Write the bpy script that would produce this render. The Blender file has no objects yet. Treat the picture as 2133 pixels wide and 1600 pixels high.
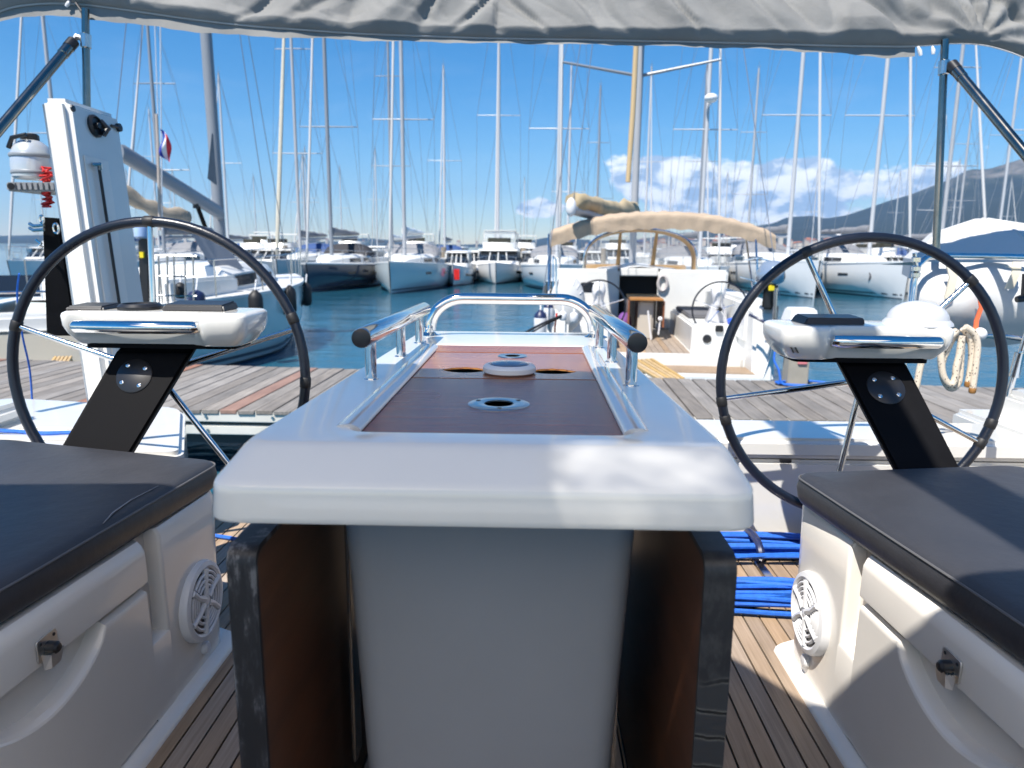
import bpy, bmesh, math, random
from mathutils import Vector, Matrix, noise

random.seed(7)
R = math.radians
scene = bpy.context.scene
COL = scene.collection

# ------------------------------------------------------------------ camera
FPX, CX, CY = 1480.0, 1066.5, 800.0
PITCH, YAW, ROLL = R(10.9), R(1.297), R(0.5)
cam_d = bpy.data.cameras.new('camera')
cam = bpy.data.objects.new('camera', cam_d)
COL.objects.link(cam)
cam_d.sensor_width = 36.0
cam_d.lens = FPX / 2133.0 * 36.0
cam_d.clip_start = 0.05
cam_d.clip_end = 40000
CAMZ = 0.92
CROT = Matrix.Rotation(YAW, 3, 'Z') @ Matrix.Rotation(R(90) - PITCH, 3, 'X') @ Matrix.Rotation(ROLL, 3, 'Z')
cam.matrix_world = Matrix.Translation((0, 0, CAMZ)) @ CROT.to_4x4()
cam_d.dof.use_dof = True
cam_d.dof.focus_distance = 1.35
cam_d.dof.aperture_fstop = 6.3
scene.camera = cam
CAM = Vector((0, 0, CAMZ))

# ------------------------------------------------------------------ sun and sky
SUN_TRAVEL = Vector((0.34, 0.52, -1.0)).normalized()
SUN_EL = math.asin(-SUN_TRAVEL.z)
SUN_AZ = math.atan2(-SUN_TRAVEL.x, -SUN_TRAVEL.y)       # clockwise from +Y
sl = bpy.data.lights.new('sun', 'SUN')
so = bpy.data.objects.new('sun', sl)
COL.objects.link(so)
sl.energy = 3.5
sl.angle = R(0.53)
sl.color = (1.0, 0.945, 0.865)
so.rotation_euler = SUN_TRAVEL.to_track_quat('-Z', 'Y').to_euler()

world = bpy.data.worlds.new('World')
scene.world = world
world.use_nodes = True
nt = world.node_tree
nt.nodes.clear()


class NB:
    """small node builder"""
    def __init__(self, tree):
        self.t = tree

    def n(self, typ, **kw):
        nd = self.t.nodes.new(typ)
        for k, v in kw.items():
            setattr(nd, k, v)
        return nd

    def link(self, a, b):
        self.t.links.new(a, b)

    def math(self, op, a, b=None, c=None, clamp=False):
        nd = self.n('ShaderNodeMath', operation=op)
        nd.use_clamp = clamp
        for i, v in enumerate((a, b, c)):
            if v is None:
                continue
            if isinstance(v, (int, float)):
                nd.inputs[i].default_value = v
            else:
                self.link(v, nd.inputs[i])
        return nd.outputs[0]

    def ramp(self, fac, stops, interp='LINEAR'):
        nd = self.n('ShaderNodeValToRGB')
        cr = nd.color_ramp
        cr.interpolation = interp
        while len(cr.elements) < len(stops):
            cr.elements.new(0.5)
        for e, (p, c) in zip(cr.elements, stops):
            e.position = p
            e.color = (*c, 1) if len(c) == 3 else c
        self.link(fac, nd.inputs[0])
        return nd.outputs[0]

    def noise(self, vec, scale, detail=4, rough=0.55, dist=0.0):
        nd = self.n('ShaderNodeTexNoise')
        nd.inputs['Scale'].default_value = scale
        nd.inputs['Detail'].default_value = detail
        nd.inputs['Roughness'].default_value = rough
        nd.inputs['Distortion'].default_value = dist
        if vec is not None:
            self.link(vec, nd.inputs['Vector'])
        return nd.outputs['Fac']

    def mapping(self, vec, scale=(1, 1, 1), loc=(0, 0, 0), rot=(0, 0, 0)):
        nd = self.n('ShaderNodeMapping')
        nd.inputs['Scale'].default_value = scale
        nd.inputs['Location'].default_value = loc
        nd.inputs['Rotation'].default_value = rot
        self.link(vec, nd.inputs['Vector'])
        return nd.outputs[0]

    def mix(self, fac, a, b):
        nd = self.n('ShaderNodeMix', data_type='RGBA')
        for v, s in ((fac, nd.inputs[0]), (a, nd.inputs[6]), (b, nd.inputs[7])):
            if isinstance(v, (int, float)):
                s.default_value = v
            elif isinstance(v, tuple):
                s.default_value = (*v, 1)
            else:
                self.link(v, s)
        return nd.outputs[2]


SKY_STRENGTH = 0.058
w = NB(nt)
sky = w.n('ShaderNodeTexSky', sky_type='NISHITA')
sky.sun_disc = False
sky.sun_elevation = SUN_EL
sky.sun_rotation = SUN_AZ
sky.air_density = 1.0
sky.dust_density = 0.0
sky.ozone_density = 4.0
tc = w.n('ShaderNodeTexCoord')
sep = w.n('ShaderNodeSeparateXYZ')
w.link(tc.outputs['Generated'], sep.inputs[0])
az = w.math('ARCTAN2', sep.outputs[0], sep.outputs[1])
el = w.math('ARCSINE', sep.outputs[2])
comb = w.n('ShaderNodeCombineXYZ')
w.link(az, comb.inputs[0])
w.link(w.math('MULTIPLY', el, 1.5), comb.inputs[1])
cl_noise = w.noise(comb.outputs[0], 13.0, 8, 0.56, 0.1)


def bump2d(a0, e0, sa, se):
    da = w.math('DIVIDE', w.math('SUBTRACT', az, a0), sa)
    de = w.math('DIVIDE', w.math('SUBTRACT', el, e0), se)
    d2 = w.math('ADD', w.math('MULTIPLY', da, da), w.math('MULTIPLY', de, de))
    return w.math('EXPONENT', w.math('MULTIPLY', d2, -1.0))


# cumulus bank over the ridge, small puffs further along, thin cirrus everywhere
bank = w.math('ADD', w.math('ADD', bump2d(0.28, 0.066, 0.12, 0.036), bump2d(0.165, 0.098, 0.06, 0.026)),
              w.math('ADD', w.math('ADD', bump2d(0.50, 0.080, 0.055, 0.022), bump2d(0.345, 0.088, 0.045, 0.028)), bump2d(0.01, 0.052, 0.035, 0.012)))
band = w.math('MULTIPLY', bump2d(2.2, 0.05, 1.2, 0.05), 0.7)
band2 = w.math('MULTIPLY', bump2d(-2.0, 0.05, 1.0, 0.05), 0.7)
bias = w.math('ADD', bank, w.math('ADD', band, band2))
dens = w.math('ADD', w.math('MULTIPLY', bias, 0.60), w.math('SUBTRACT', cl_noise, 0.72))
mask = w.math('MULTIPLY', w.math('MULTIPLY', dens, 15.0, clamp=True), 0.95)
shade_n = w.noise(w.mapping(comb.outputs[0], loc=(0.010, -0.016, 0.0)), 13.0, 8, 0.56, 0.1)
shade = w.math('MULTIPLY', w.math('ADD', w.math('SUBTRACT', cl_noise, shade_n), 0.07), 7.0, clamp=True)
cloud_col = w.ramp(shade, [(0.0, (0.36, 0.46, 0.60)), (0.5, (0.76, 0.81, 0.86)), (1.0, (1.0, 0.99, 0.97))])
cirrus = w.noise(w.mapping(comb.outputs[0], scale=(1.2, 4.0, 1)), 3.0, 5, 0.6, 0.6)
cir = w.math('MULTIPLY', w.math('SUBTRACT', cirrus, 0.5, clamp=True), 0.20)
bg1 = w.n('ShaderNodeBackground')
hsv = w.n('ShaderNodeHueSaturation')
hsv.inputs['Saturation'].default_value = 1.40
w.link(sky.outputs[0], hsv.inputs['Color'])
w.link(hsv.outputs[0], bg1.inputs[0])
bg1.inputs[1].default_value = SKY_STRENGTH
bg2 = w.n('ShaderNodeBackground')
w.link(cloud_col, bg2.inputs[0])
bg2.inputs[1].default_value = 0.64
mixs = w.n('ShaderNodeMixShader')
w.link(w.math('MAXIMUM', mask, cir, clamp=True), mixs.inputs[0])
w.link(bg1.outputs[0], mixs.inputs[1])
w.link(bg2.outputs[0], mixs.inputs[2])
wo = w.n('ShaderNodeOutputWorld')
w.link(mixs.outputs[0], wo.inputs[0])

scene.view_settings.view_transform = 'Standard'
scene.view_settings.look = 'None'
scene.view_settings.exposure = 1.32
scene.view_settings.gamma = 1.0
scene.view_settings.use_curve_mapping = False
scene.cycles.max_bounces = 8
scene.cycles.diffuse_bounces = 4
scene.cycles.glossy_bounces = 4
scene.cycles.transmission_bounces = 4
scene.cycles.transparent_max_bounces = 8
scene.cycles.caustics_reflective = False
scene.cycles.caustics_refractive = False
scene.cycles.sample_clamp_indirect = 6.0


# ------------------------------------------------------------------ measuring helpers
def ray(px, py):
    return (CROT @ Vector(((px - CX) / FPX, -(py - CY) / FPX, -1.0)))


def P(px, py, Y):
    d = ray(px, py)
    return CAM + d * (Y / d.y)


def PZ(px, py, z):
    d = ray(px, py)
    return CAM + d * ((z - CAMZ) / d.z)


def PX(px, py, X):
    d = ray(px, py)
    return CAM + d * (X / d.x)


# ------------------------------------------------------------------ mesh builder
def round_poly(pts, r, n=5):
    """2D polygon with rounded corners; r scalar or list"""
    out = []
    m = len(pts)
    for i in range(m):
        p = Vector(pts[i]); a = Vector(pts[i - 1]); b = Vector(pts[(i + 1) % m])
        rr = r[i] if isinstance(r, (list, tuple)) else r
        da = (a - p); db = (b - p)
        rr_ = min(rr, da.length * 0.49, db.length * 0.49)
        if rr_ < 1e-6:
            out.append(p.copy()); continue
        s = p + da.normalized() * rr_
        e = p + db.normalized() * rr_
        for k in range(n + 1):
            t = k / n
            out.append(s * (1 - t) ** 2 + p * 2 * t * (1 - t) + e * t * t)
    return out


class MB:
    def __init__(self):
        self.bm = bmesh.new()

    def quad(self, *pts):
        vs = [self.bm.verts.new(p) for p in pts]
        return self.bm.faces.new(vs)

    def hexa(self, p, bev=0.0, seg=2):
        """8 points: bottom ring 0-3, top ring 4-7"""
        t = bmesh.new()
        v = [t.verts.new(q) for q in p]
        for f in ((3, 2, 1, 0), (4, 5, 6, 7), (0, 1, 5, 4), (1, 2, 6, 5), (2, 3, 7, 6), (3, 0, 4, 7)):
            t.faces.new([v[i] for i in f])
        bmesh.ops.recalc_face_normals(t, faces=t.faces[:])
        if bev > 0:
            bmesh.ops.bevel(t, geom=t.edges[:], offset=bev, segments=seg, affect='EDGES', clamp_overlap=True)
        self.merge(t)
        return self

    def merge(self, t):
        me = bpy.data.meshes.new('tmp')
        t.to_mesh(me); t.free()
        self.bm.from_mesh(me)
        bpy.data.meshes.remove(me)

    def box(self, x0, x1, y0, y1, z0, z1, bev=0.0, seg=2):
        return self.hexa([(x0, y0, z0), (x1, y0, z0), (x1, y1, z0), (x0, y1, z0),
                          (x0, y0, z1), (x1, y0, z1), (x1, y1, z1), (x0, y1, z1)], bev, seg)

    def loft(self, rings, cap0=True, cap1=True, closed=True):
        bm = self.bm
        R_ = [[bm.verts.new(p) for p in r] for r in rings]
        n = len(R_[0])
        for a, b in zip(R_, R_[1:]):
            for i in range(n if closed else n - 1):
                j = (i + 1) % n
                try:
                    bm.faces.new((a[i], a[j], b[j], b[i]))
                except ValueError:
                    pass
        if closed and cap0:
            bm.faces.new(list(reversed(R_[0])))
        if closed and cap1:
            bm.faces.new(R_[-1])
        return self

    def tube(self, pts, r, n=10, closed=False, cap=True):
        pts = [Vector(p) for p in pts]
        m = len(pts)
        rad = r if isinstance(r, (list, tuple)) else [r] * m
        tang = []
        for i in range(m):
            if closed:
                t = pts[(i + 1) % m] - pts[i - 1]
            else:
                t = pts[min(i + 1, m - 1)] - pts[max(i - 1, 0)]
            tang.append(t.normalized() if t.length > 1e-9 else Vector((0, 0, 1)))
        up = Vector((0, 0, 1)) if abs(tang[0].z) < 0.9 else Vector((1, 0, 0))
        u = tang[0].cross(up).normalized()
        rings = []
        for i in range(m):
            u = (u - tang[i] * u.dot(tang[i])).normalized()
            v = tang[i].cross(u)
            rings.append([pts[i] + (u * math.cos(2 * math.pi * k / n) + v * math.sin(2 * math.pi * k / n)) * rad[i]
                          for k in range(n)])
        if closed:
            bm = self.bm
            R_ = [[bm.verts.new(p) for p in g] for g in rings]
            # find best twist for the seam
            best = min(range(n), key=lambda s: (R_[-1][0].co - R_[0][s].co).length)
            for i in range(m):
                a = R_[i]; b = R_[(i + 1) % m]
                off = best if i == m - 1 else 0
                for k in range(n):
                    bm.faces.new((a[k], a[(k + 1) % n], b[(k + 1 + off) % n], b[(k + off) % n]))
        else:
            self.loft(rings, cap, cap)
        return self

    def lathe(self, c, prof, axis=(0, 0, 1), n=20):
        """prof: list of (radius, height along axis)"""
        ax = Vector(axis).normalized()
        up = Vector((1, 0, 0)) if abs(ax.x) < 0.9 else Vector((0, 1, 0))
        u = ax.cross(up).normalized(); v = ax.cross(u)
        c = Vector(c)
        rings = []
        for rr, h in prof:
            rr = max(rr, 1e-4)
            rings.append([c + ax * h + (u * math.cos(2 * math.pi * k / n) + v * math.sin(2 * math.pi * k / n)) * rr
                          for k in range(n)])
        self.loft(rings, True, True)
        return self

    def ball(self, c, r, n=14, m=8):
        c = Vector(c)
        if not isinstance(r, (list, tuple)):
            r = (r, r, r)
        rings = []
        for i in range(m + 1):
            a = math.pi * i / m
            s = max(math.sin(a), 1e-3)
            rings.append([c + Vector((r[0] * s * math.cos(2 * math.pi * k / n), r[1] * s * math.sin(2 * math.pi * k / n),
                                      -r[2] * math.cos(a))) for k in range(n)])
        self.loft(rings)
        return self

    def grid(self, fn, nu, nv):
        bm = self.bm
        V = [[bm.verts.new(fn(i / nu, j / nv)) for j in range(nv + 1)] for i in range(nu + 1)]
        for i in range(nu):
            for j in range(nv):
                bm.faces.new((V[i][j], V[i + 1][j], V[i + 1][j + 1], V[i][j + 1]))
        return self

    def prism(self, poly, fn, d0, d1, bev=0.0):
        """poly (u,v) list; fn(u,v,d)->3D"""
        t = bmesh.new()
        a = [t.verts.new(fn(p[0], p[1], d0)) for p in poly]
        b = [t.verts.new(fn(p[0], p[1], d1)) for p in poly]
        n = len(poly)
        fa = t.faces.new(a); fb = t.faces.new(list(reversed(b)))
        for i in range(n):
            t.faces.new((a[i], b[i], b[(i + 1) % n], a[(i + 1) % n]))
        bmesh.ops.recalc_face_normals(t, faces=t.faces[:])
        if bev > 0:
            ed = [e for e in t.edges if (e.verts[0] in b and e.verts[1] in b)]
            bmesh.ops.bevel(t, geom=ed, offset=bev, segments=2, affect='EDGES', clamp_overlap=True)
        self.merge(t)
        return self

    def plate(self, outer, holes, z0, z1):
        """flat plate with real holes (2D xy polygons)"""
        t = bmesh.new()
        loops = []
        for poly in [outer] + holes:
            vs = [t.verts.new((p[0], p[1], z1)) for p in poly]
            es = [t.edges.new((vs[i], vs[(i + 1) % len(vs)])) for i in range(len(vs))]
            loops.append((vs, es))
        bmesh.ops.triangle_fill(t, use_beauty=True, use_dissolve=False, edges=[e for _, es in loops for e in es])
        top = t.faces[:]
        for vs, es in loops:
            low = [t.verts.new((v.co.x, v.co.y, z0)) for v in vs]
            n = len(vs)
            for i in range(n):
                t.faces.new((vs[i], vs[(i + 1) % n], low[(i + 1) % n], low[i]))
        bmesh.ops.recalc_face_normals(t, faces=t.faces[:])
        self.merge(t)
        return self

    def flip_up(self):
        bmesh.ops.recalc_face_normals(self.bm, faces=self.bm.faces[:])
        return self

    def mesh(self, name, angle=38, recalc=True):
        if recalc:
            bmesh.ops.recalc_face_normals(self.bm, faces=self.bm.faces[:])
        me = bpy.data.meshes.new(name)
        self.bm.to_mesh(me)
        self.bm.free()
        me.polygons.foreach_set('use_smooth', [True] * len(me.polygons))
        try:
            me.set_sharp_from_angle(angle=R(angle))
        except Exception:
            pass
        return me

    def build(self, name, mat, parent=None, angle=38, recalc=True, label=None, kind=None):
        me = self.mesh(name, angle, recalc)
        return put(name, me, mat, parent, label, kind)


def put(name, me, mat, parent=None, label=None, kind=None):
    if mat is not None and not me.materials:
        me.materials.append(mat)
    o = bpy.data.objects.new(name, me)
    COL.objects.link(o)
    if parent is not None:
        o.parent = parent
        if parent.type == 'EMPTY':
            o.matrix_parent_inverse = Matrix.LocRotScale(parent.location, parent.rotation_euler, parent.scale).inverted()
    if label:
        o['label'] = label
    if kind:
        o['kind'] = kind
    return o


def thing(name, label, cat, loc=(0, 0, 0), group=None):
    o = bpy.data.objects.new(name, None)
    o.empty_display_size = 0.1
    COL.objects.link(o)
    o.location = loc
    o['label'] = label
    o['category'] = cat
    if group:
        o['group'] = group
    return o


def tag(o, label, cat, group=None):
    o['label'] = label
    o['category'] = cat
    if group:
        o['group'] = group
    return o


def copy_tree(o, parent=None):
    c = o.copy()
    COL.objects.link(c)
    if parent is not None:
        c.parent = parent
        c.matrix_parent_inverse = o.matrix_parent_inverse.copy()
    for ch in list(o.children):
        copy_tree(ch, c)
    return c


# ------------------------------------------------------------------ materials
MATS = {}


def mat(name, col, rough=0.5, metal=0.0, bump=0.0, bscale=50, var=0.0, vscale=6, coat=0.0, spec=0.5, detail=4, stretch=(1, 1, 1)):
    if name in MATS:
        return MATS[name]
    m = bpy.data.materials.new(name)
    m.use_nodes = True
    t = m.node_tree
    b = NB(t)
    p = t.nodes['Principled BSDF']
    p.inputs['Base Color'].default_value = (*col, 1)
    p.inputs['Roughness'].default_value = rough
    p.inputs['Metallic'].default_value = metal
    p.inputs['Specular IOR Level'].default_value = spec
    if coat:
        p.inputs['Coat Weight'].default_value = coat
        p.inputs['Coat Roughness'].default_value = 0.06
    if bump or var:
        tcn = b.n('ShaderNodeTexCoord')
        vec = b.mapping(tcn.outputs['Object'], scale=stretch)
    if var:
        f = b.noise(vec, vscale, detail, 0.6)
        lo = tuple(c * (1 - var) for c in col); hi = tuple(min(1, c * (1 + var)) for c in col)
        b.link(b.ramp(f, [(0.3, lo), (0.7, hi)]), p.inputs['Base Color'])
        rr = b.math('ADD', b.math('MULTIPLY', f, rough * 0.5), rough * 0.75)
        b.link(rr, p.inputs['Roughness'])
    if bump:
        bn = b.n('ShaderNodeBump')
        bn.inputs['Strength'].default_value = bump
        bn.inputs['Distance'].default_value = 0.01
        b.link(b.noise(vec, bscale, detail, 0.6), bn.inputs['Height'])
        b.link(bn.outputs[0], p.inputs['Normal'])
    MATS[name] = m
    return m


def wood(name, dark, light, rough, grain=(60, 3, 60), rand=0.0, bump=0.15, coat=0.0, extra=None):
    if name in MATS:
        return MATS[name]
    m = bpy.data.materials.new(name)
    m.use_nodes = True
    t = m.node_tree
    b = NB(t)
    p = t.nodes['Principled BSDF']
    tcn = b.n('ShaderNodeTexCoord')
    oi = b.n('ShaderNodeObjectInfo')
    addv = b.n('ShaderNodeVectorMath', operation='ADD')
    b.link(tcn.outputs['Object'], addv.inputs[0])
    sc = b.n('ShaderNodeVectorMath', operation='SCALE')
    sc.inputs[0].default_value = (7.3, 11.1, 3.7)
    b.link(oi.outputs['Random'], sc.inputs['Scale'])
    b.link(sc.outputs[0], addv.inputs[1])
    vec = b.mapping(addv.outputs[0], scale=grain)
    f = b.noise(vec, 1.0, 6, 0.62, 0.4)
    f2 = b.noise(addv.outputs[0], 3.0, 3, 0.5)
    ff = b.math('ADD', b.math('MULTIPLY', f, 0.65), b.math('MULTIPLY', f2, 0.35))
    col = b.ramp(ff, [(0.32, dark), (0.68, light)])
    if rand:
        hs = b.n('ShaderNodeHueSaturation')
        b.link(col, hs.inputs['Color'])
        b.link(b.math('ADD', b.math('MULTIPLY', oi.outputs['Random'], rand * 2), 1 - rand), hs.inputs['Value'])
        b.link(b.math('ADD', b.math('MULTIPLY', b.math('FRACT', b.math('MULTIPLY', oi.outputs['Random'], 17.3)), 0.5), 0.7),
               hs.inputs['Saturation'])
        col = hs.outputs[0]
    b.link(col, p.inputs['Base Color'])
    b.link(b.math('ADD', b.math('MULTIPLY', f2, rough * 0.6), rough * 0.7), p.inputs['Roughness'])
    if coat:
        p.inputs['Coat Weight'].default_value = coat
        p.inputs['Coat Roughness'].default_value = 0.15
    bn = b.n('ShaderNodeBump')
    bn.inputs['Strength'].default_value = bump
    bn.inputs['Distance'].default_value = 0.004
    b.link(f, bn.inputs['Height'])
    b.link(bn.outputs[0], p.inputs['Normal'])
    MATS[name] = m
    return m


GEL = mat('gelcoat', (0.69, 0.68, 0.645), 0.16, bump=0.02, bscale=14, var=0.025, vscale=5, coat=0.6)
GELTX = mat('gelcoat_moulded', (0.78, 0.74, 0.68), 0.24, bump=0.02, bscale=40, var=0.035, vscale=3, coat=0.4)
WHITE = mat('white_paint', (0.70, 0.70, 0.68), 0.3, var=0.04, vscale=2)
WHITEP = mat('white_plastic', (0.70, 0.70, 0.71), 0.35)
CHROME = mat('stainless_steel', (0.72, 0.72, 0.71), 0.07, 1.0, var=0.05, vscale=40)
SATIN = mat('satin_steel', (0.78, 0.76, 0.72), 0.30, 1.0, var=0.06, vscale=60)
CHROME2 = mat('brushed_steel', (0.6, 0.59, 0.57), 0.22, 1.0, var=0.1, vscale=40)
BLACK = mat('black_anodised', (0.006, 0.006, 0.007), 0.6, bump=0.03, bscale=200, var=0.2, vscale=9, spec=0.06)
BLACKP = mat('black_plastic', (0.015, 0.015, 0.017), 0.35)
RIMGRIP = mat('dark_leather_grip', (0.008, 0.011, 0.020), 0.30, bump=0.08, bscale=160, var=0.15)
VINYL = mat('charcoal_vinyl', (0.036, 0.037, 0.043), 0.46, bump=0.16, bscale=26, var=0.2, vscale=4, spec=0.5, detail=9)
THREAD = mat('seam_piping', (0.10, 0.10, 0.105), 0.6)
RUBBER = mat('black_rubber', (0.012, 0.012, 0.013), 0.55)
BLUEROPE = mat('blue_rope', (0.012, 0.12, 0.55), 0.6, bump=0.3, bscale=300, var=0.2, vscale=60)
NAVY = mat('navy_plastic', (0.012, 0.02, 0.07), 0.4)
SEAL = mat('black_caulking', (0.008, 0.008, 0.008), 0.7)
TEAK = wood('weathered_teak', (0.22, 0.155, 0.10), (0.40, 0.30, 0.215), 0.6, grain=(160, 5, 60), rand=0.14)
MAHOG = wood('varnished_mahogany', (0.16, 0.055, 0.026), (0.34, 0.135, 0.065), 0.26, grain=(5, 130, 60), bump=0.12, coat=0.45)
MAHOG2 = wood('worn_mahogany', (0.10, 0.026, 0.014), (0.24, 0.068, 0.032), 0.26, grain=(5, 130, 60), bump=0.22, coat=0.12)
def add_scratches(m):
    t = m.node_tree; b = NB(t); p = t.nodes['Principled BSDF']
    src = p.inputs['Base Color'].links[0].from_socket
    tcn = b.n('ShaderNodeTexCoord')
    f = b.noise(b.mapping(tcn.outputs['Object'], scale=(7, 150, 10), rot=(0, 0, 0.12)), 1.0, 2, 0.4, 0.5)
    f2 = b.noise(b.mapping(tcn.outputs['Object'], scale=(90, 6, 10), rot=(0, 0, -0.5)), 1.0, 1, 0.4)
    k = b.math('MAXIMUM', b.math('MULTIPLY', b.math('SUBTRACT', f, 0.66, clamp=True), 16.0, clamp=True), b.math('MULTIPLY', b.math('SUBTRACT', f2, 0.72, clamp=True), 14.0, clamp=True))
    b.link(b.mix(b.math('MULTIPLY', k, 0.75), src, (0.018, 0.010, 0.008)), p.inputs['Base Color'])


add_scratches(MAHOG2)
LEAFW = wood('dark_leaf_wood', (0.060, 0.022, 0.010), (0.12, 0.045, 0.020), 0.4, grain=(60, 4, 30), bump=0.1)
ORANGEW = wood('orange_plywood', (0.30, 0.13, 0.03), (0.45, 0.22, 0.07), 0.5, grain=(4, 80, 80))
DOCKW = wood('grey_dock_wood', (0.13, 0.118, 0.105), (0.29, 0.265, 0.24), 0.78, grain=(45, 2.2, 30), rand=0.20, bump=0.4)
DOCKR = wood('new_red_dock_wood', (0.19, 0.10, 0.07), (0.32, 0.18, 0.13), 0.7, grain=(45, 2.2, 30), rand=0.15, bump=0.3)
PLANKY = wood('yellow_pine', (0.42, 0.28, 0.12), (0.60, 0.43, 0.22), 0.6, grain=(3, 40, 40), rand=0.1)
ALU = mat('dock_aluminium', (0.62, 0.60, 0.54), 0.45, var=0.10, vscale=3)
MASTM = mat('mast_aluminium', (0.36, 0.37, 0.39), 0.4, var=0.05, vscale=1)
MASTW = mat('white_mast', (0.46, 0.47, 0.49), 0.4)
MASTD = mat('grey_mast', (0.22, 0.24, 0.27), 0.4)
WIRE = mat('rigging_wire', (0.30, 0.31, 0.33), 0.4, 0.6)
CREAMSAIL = mat('cream_furled_sail', (0.48, 0.45, 0.37), 0.8, bump=0.4, bscale=12, var=0.08)
WHITESAIL = mat('white_furled_sail', (0.46, 0.46, 0.46), 0.8, bump=0.3, bscale=12)
BEIGE = mat('beige_canvas', (0.42, 0.325, 0.235), 0.85, bump=0.5, bscale=18, var=0.10, vscale=5)
GREYCAN = mat('grey_canvas', (0.20, 0.205, 0.22), 0.85, bump=0.3, bscale=14, var=0.1)
DARKCAN = mat('black_canvas', (0.03, 0.03, 0.035), 0.85)
BLUECAN = mat('blue_canvas', (0.03, 0.07, 0.20), 0.85, var=0.1)
DARKGLASS = mat('tinted_glass', (0.012, 0.016, 0.022), 0.06, spec=0.8)
REDC = mat('red_plastic', (0.65, 0.02, 0.015), 0.45)
ORANGES = mat('orange_strap', (0.80, 0.16, 0.06), 0.6)
CREAMST = mat('cream_webbing', (0.66, 0.60, 0.48), 0.8)
PURPLE = mat('purple_fabric', (0.16, 0.06, 0.26), 0.8)
YELLOW = mat('yellow_plastic', (0.75, 0.60, 0.02), 0.4)
SILVERC = mat('silver_plastic', (0.55, 0.58, 0.61), 0.25, 0.35)
HULLW = mat('white_hull', (0.70, 0.70, 0.69), 0.18, coat=0.4)
HULLT = mat('teal_grey_hull', (0.62, 0.67, 0.64), 0.16, coat=0.5)
HULLN = mat('dark_blue_hull', (0.045, 0.055, 0.085), 0.14, coat=0.5)
HULLL = mat('pale_blue_hull', (0.60, 0.64, 0.63), 0.16, coat=0.4)
ANTIF = mat('dark_antifouling', (0.02, 0.025, 0.03), 0.6)
STRIPE = mat('grey_stripe', (0.10, 0.10, 0.11), 0.3)


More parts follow.
